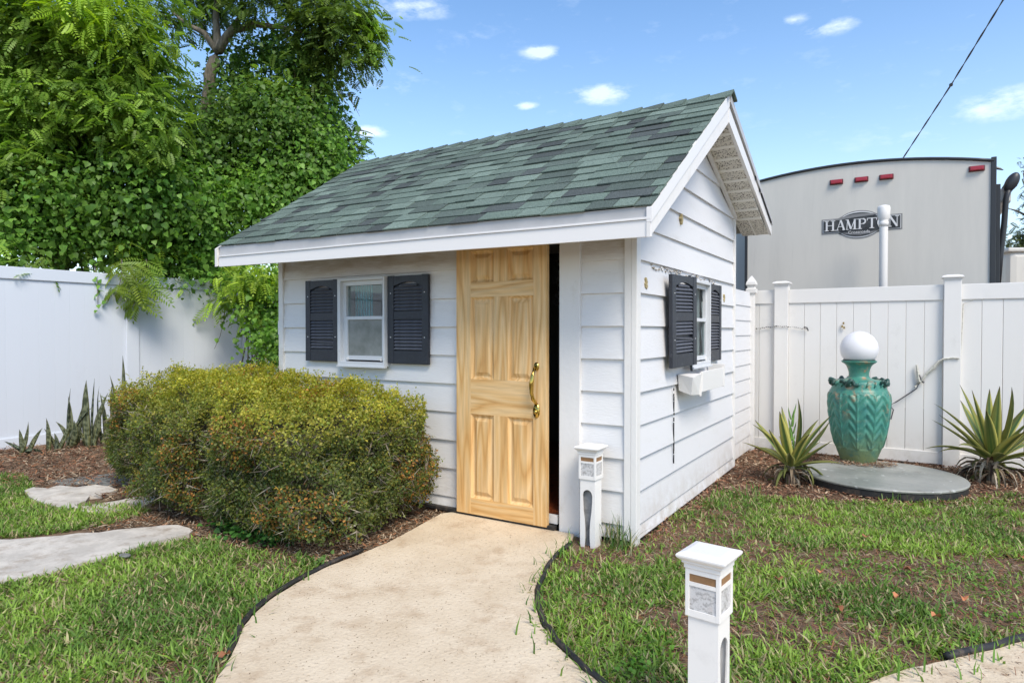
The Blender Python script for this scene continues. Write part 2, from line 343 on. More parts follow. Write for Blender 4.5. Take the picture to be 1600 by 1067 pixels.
def pinnate(pairs=7, ll=.30, lw=.055, droop=.35):
    V, F = [], []
    for i in range(pairs*2+1):
        s = 1 if i % 2 else -1; t_ = .14+.86*(i//2)/(pairs) if i < pairs*2 else 1.0
        b = np.array([0, t_, -droop*t_*t_]); L = ll*(1.05-.45*abs(t_-.45)*1.6)
        d = np.array([s*.85, .5, -.30]) if i < pairs*2 else np.array([0, .8, -.6]); d /= np.linalg.norm(d)
        side = np.cross(d, [0, 0, 1.]); side /= np.linalg.norm(side); o = len(V)
        V += [b, b+d*L*.45+side*lw, b+d*L, b+d*L*.45-side*lw]; F += [[o, o+1, o+2], [o, o+2, o+3]]
    o = len(V); V += [np.array([-.006, 0, 0]), np.array([.006, 0, 0]), np.array([0, 1, -droop])]; F += [[o, o+1, o+2]]
    return np.array(V), np.array(F)
PIN, PINF = pinnate(6, .33, .085)
PIN3, PIN3F = pinnate(8, .34, .042, .5)
PIN2, PIN2F = pinnate(7, .30, .07, .6)
DN = lambda n: rng.normal(size=(n, 3))
def rdir(n):
    return norm(rng.normal(size=(n, 3)))

# ------------------------------------------------------------------ ground
def sheet(name, pts, z, material, thick=.0, kind='structure'):
    bm = bmesh.new()
    if thick: prism(bm, [(p[0], p[1], z) for p in pts], [(p[0], p[1], z-thick) for p in pts])
    else: bm.faces.new([bm.verts.new((p[0], p[1], z)) for p in pts])
    bmesh.ops.triangulate(bm, faces=[f for f in bm.faces if len(f.verts) > 4])
    o = obj(name, bm, material); o['kind'] = kind; return o
gm = mat('soil', (.20, .135, .09), .95, col2=(.10, .065, .042), cscale=3, thr=(.35, .65), bump=1, bscale=60, spec=.1, detail=10)
stain(gm, (.30, .21, .13), 35, (.5, .7), amount=.7)
sheet('ground', [(-900, -900), (900, -900), (900, 900), (-900, 900)], 0, gm)

def smooth_poly(pts, k=4, jit=0.0, closed=True):
    P = [Vector((p[0], p[1])) for p in pts]; n = len(P); o = []
    for i in range(n if closed else n-1):
        p0, p1, p2, p3 = (P[(i-1) % n], P[i], P[(i+1) % n], P[(i+2) % n]) if closed else (P[max(i-1, 0)], P[i], P[i+1], P[min(i+2, n-1)])
        for j in range(k):
            t_ = j/k; q = .5*((2*p1)+(-p0+p2)*t_+(2*p0-5*p1+4*p2-p3)*t_**2+(-p0+3*p1-3*p2+p3)*t_**3)
            o.append((q.x+random.uniform(-jit, jit), q.y+random.uniform(-jit, jit)))
    if not closed: o.append(tuple(P[-1]))
    return o
LEFT_EDGE = [gnd(*p)[:2] for p in [(690, 806), (655, 826), (610, 850), (560, 872), (505, 894), (450, 925), (405, 958), (380, 988), (366, 1025), (335, 1075), (285, 1150)]]
RIGHT_EDGE = [gnd(*p)[:2] for p in [(893, 850), (858, 880), (840, 915), (837, 945), (848, 985), (880, 1025), (935, 1075), (1020, 1140)]]
le = smooth_poly(LEFT_EDGE, 5, .004, False); re = smooth_poly(RIGHT_EDGE, 5, .006, False)
path_poly = [(-1.42, -.06)]+le+[(le[-1][0]+.05, -4.6), (3.2, -4.6)]+re[::-1]+[(-.37, -.14), (-.4, -.06)]
sheet('path', path_poly, .022, M['concrete'], .06)
rp = [gnd(*p)[:2] for p in [(1330, 1085), (1400, 1058), (1460, 1042), (1530, 1026), (1600, 1008), (1700, 985)]]
rp = smooth_poly(rp, 4, .005, False)
path_right = rp+[(4.5, rp[-1][1]), (4.5, -4.6), (rp[0][0], -4.6)]
sheet('path_right', path_right, .02, M['concrete'], .05)
SLAB = smooth_poly([gnd(*p)[:2] for p in [(-60, 858), (60, 846), (150, 838), (230, 829), (290, 828), (298, 840), (240, 853), (180, 873), (110, 893), (40, 908), (-60, 925)]], 3, .022)
STONE = [tuple(gnd(*p)[:2]) for p in [(38, 771), (52, 766), (75, 768), (92, 763), (120, 766), (150, 762), (172, 765), (184, 770), (160, 778), (140, 780), (134, 788), (120, 793), (122, 799), (90, 797), (62, 790), (46, 781)]]
STONE2 = [tuple(gnd(*p)[:2]) for p in [(128, 796), (160, 791), (190, 786), (212, 781), (240, 778), (246, 785), (226, 795), (190, 802), (150, 806), (126, 803)]]
GREY = smooth_poly([gnd(*p)[:2] for p in [(78, 757), (130, 749), (200, 742), (260, 740), (262, 758), (190, 761), (130, 760)]], 2, .012)
for nm, pl, z, mt, lb in (('stepping_slab', SLAB, .03, M['slab'], 'long cream stepping slab crossing the left lawn, with a dark oval mark on it'),
                          ('stepping_stone', STONE, .03, M['slab'], 'broken cream flagstone half buried in mulch beside the hedge'),
                          ('stepping_stone', STONE2, .028, M['slab'], 'narrow cream stone fragment in front of the broken flagstone, reaching to the hedge'),
                          ('flagstone', GREY, .028, M['greyslab'], 'weathered grey flagstone behind the broken cream one')):
    o = sheet(nm, pl, z, mt, .05, 'thing'); del o['kind']; tag(o, lb, 'paving stone')
    o.data.transform(Matrix.Identity(4))
c = gnd(195, 868, .03); b = bmesh.new(); lathe(b, [(.045, .031), (.045, .036), (.03, .04)], (0, 0), 20)
for v_ in b.verts: v_.co.y *= .6
o = obj('valve_cover', b, M['greyslab']); o.location = (c[0], c[1], 0); tag(o, 'small dark oval cover lying on the long cream slab', 'cover')
# edging
def edging(pts, r, z, lb):
    o = obj('garden_edging', tube(bmesh.new(), [(p[0], p[1], z+.012*noise.noise(Vector((p[0]*3, p[1]*3, 1)))) for p in pts], r, 7), M['rubber'], None, True); return tag(o, lb, 'edging', 'black edging strips along the paths')
off = lambda pts, d: [(p[0]+d, p[1]) for p in pts]
edging(off(le[14:42], -.02), .013, .03, 'black rubber edging curving along the left side of the concrete path')
edging(off(re[1:34], .02), .013, .03, 'black rubber edging curving along the right side of the concrete path')
edging([(p[0], p[1]+.02) for p in rp[9:]], .018, .03, 'black rubber edging beside the pale paving in the near right corner')

# point in polygon, vectorised
def inside(P, poly):
    x, y = P[:, 0], P[:, 1]; r_ = np.zeros(len(P), bool); n = len(poly)
    for i in range(n):
        x0, y0 = poly[i][0], poly[i][1]; x1, y1 = poly[(i+1) % n][0], poly[(i+1) % n][1]
        c_ = ((y0 > y) != (y1 > y)) & (x < (x1-x0)*(y-y0)/((y1-y0) if y1 != y0 else 1e-9)+x0); r_ ^= c_
    return r_
def nse(P, s, seed=0): return np.array([noise.noise(Vector((p[0]*s+seed, p[1]*s, seed*1.7))) for p in P])

# ------------------------------------------------------------------ shed
shed = empty('garden_shed', (0, 0, 0), 0, 'small white garden shed with green shingled gable roof and unpainted pine door', 'shed')
W0, W1, D1 = -3.46, 0.0, 2.74
# roof planes: corners (top surface)
E_L, E_R = Vector((-3.71, -.455, 2.157)), Vector((.28, -.465, 2.112))
R_L, R_R = Vector((-3.74, 1.34, 3.30)), Vector((.28, 1.34, 3.30))
B_L, B_R = Vector((-3.72, 3.20, 2.565)), Vector((.28, 3.205, 2.563))
def zroof(y):                      # at the right gable
    return 2.112+(3.30-2.112)*(y+.465)/(1.34+.465) if y < 1.34 else 3.30+(2.563-3.30)*(y-1.34)/(3.205-1.34)
TH = .20
def top_at(y): return zroof(y)-TH
# wall cores with openings (front), each a butt-ended set of boxes
def core(name, boxes, m_):
    bm = bmesh.new()
    for b_ in boxes: bx(bm, *b_)
    return obj(name, bm, m_, shed)
T = .06
WX0, WX1, WZ0, WZ1 = -2.62, -2.13, 1.14, 1.83
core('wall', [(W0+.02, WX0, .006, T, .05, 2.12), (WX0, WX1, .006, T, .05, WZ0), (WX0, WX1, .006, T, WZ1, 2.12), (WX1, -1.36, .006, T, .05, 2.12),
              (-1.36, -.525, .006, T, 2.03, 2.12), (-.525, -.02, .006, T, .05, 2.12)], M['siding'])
SY0, SY1, SZ0, SZ1 = 1.09, 1.56, 1.13, 1.80
side = bmesh.new()
def side_poly(pts): prism(side, [(-.006, y, z) for y, z in pts], [(-T, y, z) for y, z in pts])
side_poly([(T, .05), (SY0, .05), (SY0, top_at(SY0)), (T, top_at(T))])
side_poly([(SY0, .05), (SY1, .05), (SY1, SZ0), (SY0, SZ0)])
side_poly([(SY0, SZ1), (SY1, SZ1), (SY1, top_at(SY1)), (1.34, top_at(1.34)), (SY0, top_at(SY0))])
side_poly([(SY1, .05), (D1-.01, .05), (D1-.01, top_at(D1)), (SY1, top_at(SY1))])
obj('wall', side, M['siding_side'], shed)
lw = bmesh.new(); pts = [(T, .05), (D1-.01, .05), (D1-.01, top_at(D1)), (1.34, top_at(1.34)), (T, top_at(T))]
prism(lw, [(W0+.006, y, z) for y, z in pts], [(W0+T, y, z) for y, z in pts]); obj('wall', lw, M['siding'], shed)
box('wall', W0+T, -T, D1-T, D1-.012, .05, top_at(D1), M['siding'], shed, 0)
box('interior_lining', W0+.1, -.1, D1-.12, D1-.08, .1, 2.3, mat('lining_dark', (.13, .16, .16), .8), shed, 0)
box('floor', W0+T, -T, T, D1-T, .06, .125, M['int_floor'], shed, 0)
box('foundation', W0+.03, -.02, .025, D1-.03, .0, .05, M['black'], shed, 0)
# lap siding --------------------------------------------------------------
LAPS = [.03]+[.1247+.2187*k for k in range(15)]
def clip_poly(poly, a, b, c_):     # keep a*u+b*z<=c
    o = []
    for i in range(len(poly)):
        p, q = poly[i], poly[(i+1) % len(poly)]; dp, dq = a*p[0]+b*p[1]-c_, a*q[0]+b*q[1]-c_
        if dp <= 0: o.append(p)
        if dp*dq < 0: t_ = dp/(dp-dq); o.append((p[0]+(q[0]-p[0])*t_, p[1]+(q[1]-p[1])*t_))
    return o
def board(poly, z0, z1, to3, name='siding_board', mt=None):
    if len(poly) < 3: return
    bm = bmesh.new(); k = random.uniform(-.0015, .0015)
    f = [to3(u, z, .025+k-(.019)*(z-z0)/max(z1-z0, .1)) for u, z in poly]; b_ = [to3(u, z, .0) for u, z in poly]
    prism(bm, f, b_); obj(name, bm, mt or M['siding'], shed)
def notch(u0, u1, z0, z1, w_):
    """row rectangle minus a window rectangle w_ -> list of polygons"""
    a, b_, c_, d = w_
    if z1 <= c_+.002 or z0 >= d-.002 or a >= u1 or b_ <= u0: return [[(u0, z0), (u1, z0), (u1, z1), (u0, z1)]]
    if z0 >= c_-.02 and z1 <= d+.02: return [[(u0, z0), (a, z0), (a, z1), (u0, z1)], [(b_, z0), (u1, z0), (u1, z1), (b_, z1)]]
    if z0 < c_: return [[(u0, z0), (u1, z0), (u1, z1), (b_, z1), (b_, c_), (a, c_), (a, z1), (u0, z1)]]
    return [[(u0, z0), (a, z0), (a, d), (b_, d), (b_, z0), (u1, z0), (u1, z1), (u0, z1)]]
fr = lambda u, z, o_: (u, -o_, z)
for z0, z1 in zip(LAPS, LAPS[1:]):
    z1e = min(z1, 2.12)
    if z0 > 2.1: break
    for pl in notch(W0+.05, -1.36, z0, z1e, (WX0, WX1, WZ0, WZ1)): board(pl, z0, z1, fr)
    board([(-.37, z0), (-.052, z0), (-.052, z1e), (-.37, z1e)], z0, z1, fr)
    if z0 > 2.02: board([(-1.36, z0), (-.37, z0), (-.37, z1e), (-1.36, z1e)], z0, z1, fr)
sd3 = lambda u, z, o_: (o_, u, z)
sf = (3.30-2.112)/(1.34+.465); sb_ = (3.30-2.563)/(3.205-1.34)
for z0, z1 in zip(LAPS, LAPS[1:]):
    if z0 > top_at(1.34)-.02: break
    cuts = [(.035, D1-.035)]
    if z0 < 1.05: s_ = .77; cuts = [(.035, s_), (s_+.004, D1-.035)] if .3 < z0 < .95 else cuts
    for u0, u1 in cuts:
        for pl in notch(u0, u1, z0, z1, (SY0, SY1, SZ0, SZ1)):
            pl = clip_poly(pl, -sf, 1, top_at(1.34)-1.34*sf); pl = clip_poly(pl, sb_, 1, top_at(1.34)+1.34*sb_)
            board(pl, z0, z1, sd3, mt=M['siding_side'])
# rotten seam and peeled strip on the side wall
bm = bmesh.new()
for k in range(16):
    z = .42+k*.036+random.uniform(-.008, .008); y = .772+random.uniform(-.003, .003); h = random.uniform(.008, .022) if k > 7 else .0215; ww = random.uniform(.0010, .0026)
    if .5 < z < .72: ww *= 1.7; h *= 1.3
    bx(bm, .020, .0292, y-ww, y+ww, z-h, z+h)
obj('rotten_seam', bm, M['black'], shed)
bm = bmesh.new()
for k in range(70):
    y = .3+1.75*k/70+random.uniform(-.01, .01); z = 1.855+random.uniform(-.022, .012)
    if .98 < y < 1.1: continue
    if y > 1.1 and random.random() < .55: continue
    a = random.uniform(0, 3); s_ = random.uniform(.004, .014)
    f = [(.0205, y+s_*1.4*math.cos(a+q), z+s_*math.sin(a+q)*.7) for q in (0, 1.4, 2.6, 3.9, 5.1)]; prism(bm, f, [(.010, p[1], p[2]) for p in f])
obj('peeled_paint', bm, stain(mat('bare_wood', (.30, .25, .19), .9), (.75, .75, .75), 30, (.45, .6)), shed)
for (y, z) in ((.165, 1.72), (.95, 2.27), (2.3, 1.72)):
    bm = bmesh.new()
    f = [(.030, y+(.010+.016*abs(math.sin(q*2.3+y)))*math.cos(q), z+(.022+.022*abs(math.cos(q*1.7+y)))*math.sin(q)) for q in np.linspace(0, 2*math.pi, 14, endpoint=False)]; prism(bm, f, [(.012, p[1], p[2]) for p in f])
    obj('glue_mark', bm, mat('glue_mark', (.50, .40, .20), .8, var=.5, scale=60), shed)
box('foundation_gap', .0005, .024, .04, .62, .0, .032, M['black'], shed, 0)
# trim
box('corner_board', -.052, -.004, -.034, .004, .03, 2.06, M['trim'], shed, .004)
box('corner_board', -.004, .036, -.036, .036, -.01, 2.20, M['trim'], shed, .004)
box('corner_board', W0-.01, W0+.05, -.034, .03, .03, 2.13, M['trim'], shed, .004)
box('corner_board', -.004, .034, D1-.036, D1+.004, .03, top_at(D1)-.01, M['trim'], shed, .004)
box('door_casing', -.525, -.368, -.042, .005, -.01, 2.10, M['trim'], shed, .004)
box('door_jamb', -.5435, -.526, .0, .1, .05, 2.03, M['trim'], shed, .003)
box('junction_box', W0-.05, W0-.012, -.01, .06, 1.37, 1.50, M['pvc'], shed, .004)
box('threshold', -1.42, -.55, -.02, .0055, .052, .115, M['trim'], shed, .003)
box('door_track', -1.72, -.545, -.075, -.03, .024, .05, M['rubber'], shed, .004)
# roof ------------------------------------------------------------------------
roof = bmesh.new()
def slab_q(bm, a, b_, c_, d, th):
    dz = Vector((0, 0, -th)); hexa(bm, [a, b_, c_, d, a+dz, b_+dz, c_+dz, d+dz])
drop = Vector((0, 0, -.012)); ins = Vector((.02, 0, 0))
slab_q(roof, E_L+drop+ins, E_R+drop-ins, R_R+drop-ins, R_L+drop+ins, .10)
slab_q(roof, R_L+drop+ins, R_R+drop-ins, B_R+drop-ins, B_L+drop+ins, .10)
roof = obj('roof', roof, M['deck'], shed)
# individual shingles on the front slope
def shingle_mesh(wd, ln_, mt, k):
    bm = bmesh.new(); th = .0095
    bx(bm, 0, wd-.005, -.004, ln_, 0, th)
    for v_ in bm.verts:
        if v_.co.y < 0: v_.co.z += .003; v_.co.x += 0
    me = bpy.data.meshes.new('shingle'); bmesh.ops.recalc_face_normals(bm, faces=bm.faces); bm.to_mesh(me); bm.free(); me.materials.append(mt); return me
ROWS = 16; vlen = (R_R-E_R).length; ex = vlen/ROWS
WID = (.13, .18, .24, .30); SM = {(i, j): shingle_mesh(wv, ex*1.25, SH[j], j) for i, wv in enumerate(WID) for j in range(4)}
cnt = 0
for r_ in range(ROWS):
    v0 = r_/ROWS; a = E_L.lerp(R_L, v0); b_ = E_R.lerp(R_R, v0)
    u = (b_-a).normalized(); L = (b_-a).length; vd = (R_R-E_R).normalized(); nrm = u.cross(vd).normalized(); vd = nrm.cross(u)
    x = -random.uniform(0, .1)
    jl = 0
    while x < L-.005:
        i = random.choices(range(4), (2, 3, 4, 3.4))[0]; wv = WID[i]
        if L-(x+wv) < .07 and wv < .3: x_end = L+.012
        else: x_end = x+wv
        if x+wv > L+.01: wv2 = L+.01-x
        else: wv2 = wv
        x0 = max(x, -.012); sx = (min(x_end, L+.012)-x0)/wv
        if sx < .02: break
        patch = noise.noise(Vector((x*1.1, r_*.8, 3.3)))
        jw = [4, 3.6, 3.4, 1.2+max(0, patch)*.8]; jw[jl] *= .12; j = random.choices(range(4), jw)[0]; jl = j
        o = bpy.data.objects.new('shingle', SM[(i, j)]); C.objects.link(o); o.parent = roof; cnt += 1
        lift = .004+random.choice((0, .005))+random.uniform(0, .0015)
        mtx = Matrix((Vector((u.x, vd.x, nrm.x, 0)), Vector((u.y, vd.y, nrm.y, 0)), Vector((u.z, vd.z, nrm.z, 0)), (0, 0, 0, 1)))
        ps = a+u*x0+nrm*(lift-.012)-vd*(.012+random.uniform(-.003, .005))
        tilt = Matrix.Rotation(rad(-2.6+random.uniform(-.3, .3)), 4, 'X')
        o.matrix_local = Matrix.Translation(ps+nrm*.014)@mtx@tilt@Matrix.Diagonal((sx, 1, 1, 1))
        x = x_end
print('shingles', cnt)
# back slope as joined shingles
bs = bmesh.new()
vdb = (B_R-R_R); 
for r_ in range(15):
    v1 = (r_+1)/15; v0 = r_/15-.02; x = 0
    a0 = R_L.lerp(B_L, max(0, v0)); a1 = R_L.lerp(B_L, v1); L = 4.0
    while x < L:
        wv = random.choice(WID); x1 = min(x+wv-.003, L+.01); up = .006+random.uniform(0, .004)
        if x1-x > .03:
            hexa(bs, [a0+Vector((x, 0, -.004)), a0+Vector((x1, 0, -.004)), a1+Vector((x1, 0, up+.006)), a1+Vector((x, 0, up+.006)),
                      a0+Vector((x, 0, -.011)), a0+Vector((x1, 0, -.011)), a1+Vector((x1, 0, up-.002)), a1+Vector((x, 0, up-.002))])
        x += wv
o = obj('shingle_field', bs, SH[1], roof); o['kind'] = 'stuff'
# ridge caps
nc = 21; L = R_R.x-R_L.x; capm = [None]*3
for q in range(3):
    bm = bmesh.new(); wl = L/nc*1.18
    vd = (E_R-R_R).normalized(); vb = (B_R-R_R).normalized(); hw = .13
    P = lambda x, d, s_, up: Vector((x, 0, up))+d*s_
    for d in (vd, vb):
        hexa(bm, [P(0, d, 0, .006), P(wl, d, 0, .014), P(wl, d, hw, .012), P(0, d, hw, .004), P(0, d, 0, .014), P(wl, d, 0, .030), P(wl, d, hw, .026), P(0, d, hw, .012)])
    me = bpy.data.meshes.new('ridge_cap'); bmesh.ops.recalc_face_normals(bm, faces=bm.faces); bm.to_mesh(me); bm.free(); me.materials.append(SH[(0, 1, 0)[q]]); capm[q] = me
for k in range(nc):
    o = bpy.data.objects.new('ridge_cap', random.choice(capm)); C.objects.link(o); o.parent = roof
    o.location = (R_R.x-L/nc*(k+1)-.01+.02, R_R.y, R_R.z+.004); o.rotation_euler.y = rad(random.uniform(-.6, .6))
    o.scale.x = 1
# fascia and drip edge at the front eave
def eave_strip(name, zt_l, zt_r, zb_l, zb_r, y_l, y_r, th, m_, x_l=-3.72, x_r=.285):
    bm = bmesh.new(); n_ = 12; fr_t, fr_b = [], []
    for i in range(n_+1):
        t_ = i/n_; x = x_l+(x_r-x_l)*t_; y = y_l+(y_r-y_l)*t_; w_ = .004*noise.noise(Vector((x*1.3, zt_l, 2)))
        fr_t.append((x, y, zt_l+(zt_r-zt_l)*t_+w_)); fr_b.append((x, y, zb_l+(zb_r-zb_l)*t_+w_))
    for i in range(n_):
        a, b_, c_, d = fr_t[i], fr_t[i+1], fr_b[i+1], fr_b[i]
        hexa(bm, [a, b_, c_, d]+[(p[0], p[1]+th, p[2]) for p in (a, b_, c_, d)])
    bmesh.ops.remove_doubles(bm, verts=bm.verts, dist=1e-5)
    inner = [f for f in bm.faces if abs(f.normal.x) > .9 and x_l+.01 < f.calc_center_median().x < x_r-.01]
    bmesh.ops.delete(bm, geom=inner, context='FACES_ONLY')
    return obj(name, bm, m_, shed)
eave_strip('drip_edge', 2.158, 2.113, 2.072, 2.045, -.462, -.472, .02, M['drip'])
eave_strip('drip_lip', 2.074, 2.049, 2.064, 2.036, -.478, -.488, .026, M['fascia'])
eave_strip('fascia', 2.062, 2.034, 1.978, 1.938, -.470, -.480, .025, M['fascia'])
# rake boards (right gable), sloped strips in planes of constant x
def rake(name, p0, p1, t0, b0, t1, b1, x0, x1, m_, cut=0):
    """strip from p0=(y,z) to p1; t/b: offsets below the roof line of its upper and lower edge at each end"""
    a = (p0[0], p0[1]-t0); b_ = (p1[0], p1[1]-t1); c_ = (p1[0], p1[1]-b1); d = (p0[0], p0[1]-b0)
    bm = bmesh.new(); pts = [a, b_, c_, d]; prism(bm, [(x1, y, z) for y, z in pts], [(x0, y, z) for y, z in pts]); return obj(name, bm, m_, shed)
er, rr, br = (-.487, 2.098), (1.34, 3.302), (3.215, 2.560)
rake('rake_board', er, rr, -.004, .078, -.004, .10, .262, .292, M['fascia'])
rake('rake_board', er, rr, .080, .163, .102, .225, .262, .284, M['trim'])
rake('rake_board', (1.3405, 3.302), br, -.004, .065, .0, .045, .262, .300, M['drip'])
rake('rake_board', (1.3405, 3.302), br, .105, .224, .047, .145, .262, .288, M['fascia'])
rake('rake_board', (1.3405, 3.302), br, .066, .104, .046, .0465, .262, .282, M['drip'])
rake('rake_board', (-.48, 2.14), (1.34, 3.30), 0, .16, 0, .2, -3.765, -3.735, M['trim']); rake('rake_board', (1.3405, 3.30), (3.21, 2.56), 0, .2, 0, .15, -3.765, -3.735, M['trim'])
for (y, dz) in ((2.35, .135), (2.55, .13)):
    z = rr[1]-(y-1.34)*sb_-.065; b = bmesh.new(); hexa(b, [(.291, y-.02, z+.012), (.291, y+.02, z+.004), (.291, y+.02, z-.018), (.291, y-.02, z-.010), (.302, y-.02, z+.012), (.302, y+.02, z+.004), (.302, y+.02, z-.018), (.302, y-.02, z-.010)]); obj('nail_hole', b, M['black'], shed)
b = bmesh.new(); y0, y1 = 2.62, 3.15; z0_, z1_ = rr[1]-(y0-1.34)*sb_-.057, rr[1]-(y1-1.34)*sb_-.052
hexa(b, [(.289, y0, z0_+.002), (.289, y1, z1_+.007), (.289, y1, z1_-.007), (.289, y0, z0_-.002), (.303, y0, z0_+.002), (.303, y1, z1_+.007), (.303, y1, z1_-.007), (.303, y0, z0_-.002)]); obj('lifted_flashing', b, M['black'], shed)
# soffit panels under the rear rake, one by one, with ribs between
ns = 9; y_a, y_b = 1.36, 3.10
for k in range(ns):
    ya = y_a+(2.80-y_a)*k/ns+.004; yb = y_a+(2.80-y_a)*(k+1)/ns-.026
    za, zb = rr[1]-(ya-1.34)*sb_-.195, rr[1]-(yb-1.34)*sb_-.195; b = bmesh.new()
    hexa(b, [(.03, ya, za), (.262, ya, za), (.262, yb, zb), (.03, yb, zb), (.03, ya, za+.012), (.262, ya, za+.012), (.262, yb, zb+.012), (.03, yb, zb+.012)]); obj('soffit_panel', b, M['soffit'], shed)
    b = bmesh.new(); yc = yb+.029; zc = rr[1]-(yc-1.34)*sb_-.195
    hexa(b, [(.03, yb+.001, zb-.006), (.262, yb+.001, zb-.006), (.262, yc, zc-.006), (.03, yc, zc-.006), (.03, yb+.001, zb+.010), (.262, yb+.001, zb+.010), (.262, yc, zc+.010), (.03, yc, zc+.010)]); obj('soffit_rib', b, M['rib'], shed)
for xa, xb in ((.0, .13), (.145, .262)):
    b = bmesh.new(); za, zb = rr[1]-(2.81-1.34)*sb_-.195, rr[1]-(3.19-1.34)*sb_-.15
    hexa(b, [(xa, 2.81, za), (xb, 2.81, za), (xb, 3.19, zb), (xa, 3.19, zb), (xa, 2.81, za+.01), (xb, 2.81, za+.01), (xb, 3.19, zb+.01), (xa, 3.19, zb+.01)]); obj('soffit_panel', b, M['soffit'], shed)
b = bmesh.new(); za, zb = rr[1]-(2.81-1.34)*sb_-.2, rr[1]-(3.19-1.34)*sb_-.155
hexa(b, [(.131, 2.81, za), (.144, 2.81, za), (.144, 3.19, zb), (.131, 3.19, zb), (.131, 2.81, za+.012), (.144, 2.81, za+.012), (.144, 3.19, zb+.012), (.131, 3.19, zb+.012)]); obj('soffit_rib', b, M['rib'], shed)
b = bmesh.new()      # soffit under the front rake slope and front eave (sloped, boarded)
ya, yb = -.45, 1.33; za, zb = top_at(ya)+.02, top_at(yb)+.0
hexa(b, [(.03, ya, za), (.262, ya, za), (.262, yb, zb), (.03, yb, zb), (.03, ya, za+.012), (.262, ya, za+.012), (.262, yb, zb+.012), (.03, yb, zb+.012)])
obj('soffit_panel', b, M['soffit'], shed)
b = bmesh.new(); ya, yb = -.44, -.03; za, zb = 2.02, 2.20
hexa(b, [(W0-.2, ya, za), (.03, ya, za), (.03, yb, zb), (W0-.2, yb, zb), (W0-.2, ya, za+.01), (.03, ya, za+.01), (.03, yb, zb+.01), (W0-.2, yb, zb+.01)]); obj('soffit_panel', b, M['deck'], shed)
# moulding where gable siding meets rear soffit
rake('gable_moulding', (1.36, 3.294), (2.72, zroof(2.72)), .197, .235, .197, .235, .022, .05, M['trim'])

# shutters ------------------------------------------------------------------------
def shutter(x0, x1, z0, z1, loc, rot, broken=None):
    """local: x across, y depth (front -y), z up"""
    wd, h = x1-x0, z1-z0; st = wd*.15
    s_ = bmesh.new()
    f = -.03
    bx(s_, 0, st, f, 0, 0, h, .004); bx(s_, wd-st, wd, f, 0, 0, h, .004)
    bx(s_, st, wd-st, f+.003, 0, .0, h*.145, .003); bx(s_, st, wd-st, f+.003, 0, h*.50, h*.595, .003)
    # arched top rail
    n_ = 10; top = h*.995; arch = [(st+(wd-2*st)*i/n_, h*.885+h*.042*math.sin(math.pi*i/n_)**1.3) for i in range(n_+1)]
    pl = arch+[(wd-st, top), (st, top)]; prism(s_, [(x, f+.002, z) for x, z in pl], [(x, 0, z) for x, z in pl])
    bx(s_, st, wd-st, -.006, -.001, h*.14, h*.9)
    o = obj('shutter', s_, M['shutter'], shed); o.location = loc; o.rotation_euler = rot
    sm = bmesh.new(); bx(sm, st+.001, wd-st-.001, -.0125, .0125, -.003, .003)
    me = bpy.data.meshes.new('slat'); bmesh.ops.recalc_face_normals(sm, faces=sm.faces); sm.to_mesh(me); sm.free(); me.materials.append(M['slat'])
    for zr0, zr1, c_ in ((.155, .50, 9), (.60, .91, 8)):
        for k in range(c_):
            sl_ = bpy.data.objects.new('slat', me); C.objects.link(sl_); sl_.parent = o
            zz = h*(zr0+(zr1-zr0)*(k+.5)/c_); top_short = zz > h*.885
            sl_.location = (0, -.017, zz); sl_.rotation_euler = (rad(48 if not (broken and k == broken and zr0 < .5) else 30), rad(2.5) if broken and k == broken and zr0 < .5 else 0, 0)
            if top_short: sl_.scale.x = .62; sl_.location.x = wd*.19
    for (a, b_) in ((.08, .3), (.08, .8), (.92, .3), (.92, .8)):
        obj('screw', bx(bmesh.new(), wd*a-.004, wd*a+.004, f-.003, f+.001, h*b_-.004, h*b_+.004), M['alu'], o)
    return o
shutter(-3.075, -2.665, 1.14, 1.852, (-3.075, -.028, 1.14), (0, 0, 0), 2)
shutter(-2.100, -1.680, 1.14, 1.852, (-2.092, -.028, 1.14), (0, 0, 0))
# front window
def window(name, x0, x1, z0, z1, loc, rz, screen=True):
    """local x across, -y outwards"""
    w_, h = x1-x0, z1-z0
    fm = bmesh.new(); fw = .035; d0, d1 = -.055, .03
    bx(fm, 0, fw, d0, d1, 0, h, .003); bx(fm, w_-.02, w_, d0, d1, 0, h, .003); bx(fm, fw, w_-.02, d0, d1, h-.022, h, .003); bx(fm, fw, w_-.02, d0, d1, 0, .035, .003)
    win = obj('window', fm, M['alu'], shed); win.location = loc; win.rotation_euler.z = rz
    def sub(nm, x0_, x1_, y0_, y1_, z0_, z1_, mt, bev=.002): return obj(nm, bx(bmesh.new(), x0_, x1_, y0_, y1_, z0_, z1_, bev), mt, win)
    zm = h*.545
    # inner channel and sashes
    b = bmesh.new(); bx(b, fw, fw+.035, -.02, .028, .035, h-.022); bx(b, w_-.045, w_-.02, -.02, .028, .035, h-.022); bx(b, fw+.035, w_-.045, -.02, .028, h-.06, h-.022)
    obj('sash', b, M['alu'], win)
    b = bmesh.new(); bx(b, fw+.035, w_-.045, -.025, .01, zm-.014, zm+.014, .002); bx(b, fw+.03, fw+.055, -.024, .0, .05, zm-.014); bx(b, w_-.055, w_-.035, -.024, .0, .05, zm-.014)
    bx(b, fw+.055, w_-.055, -.024, .0, .05, .085); obj('sash', b, M['alu'], win)
    sub('pane', fw+.035, w_-.045, .006, .010, zm+.014, h-.06, M['glass'], 0)
    sub('pane', fw+.055, w_-.055, -.012, -.008, .085, zm-.014, M['screen'] if screen else M['glass'], 0)
    sub('sill', -.004, w_+.006, d0-.012, -.03, -.012, .002, M['alu'])
    for xx in (fw+.05, w_-.07): sub('latch', xx, xx+.018, -.035, -.024, .045, .07, M['pvc'])
    return win
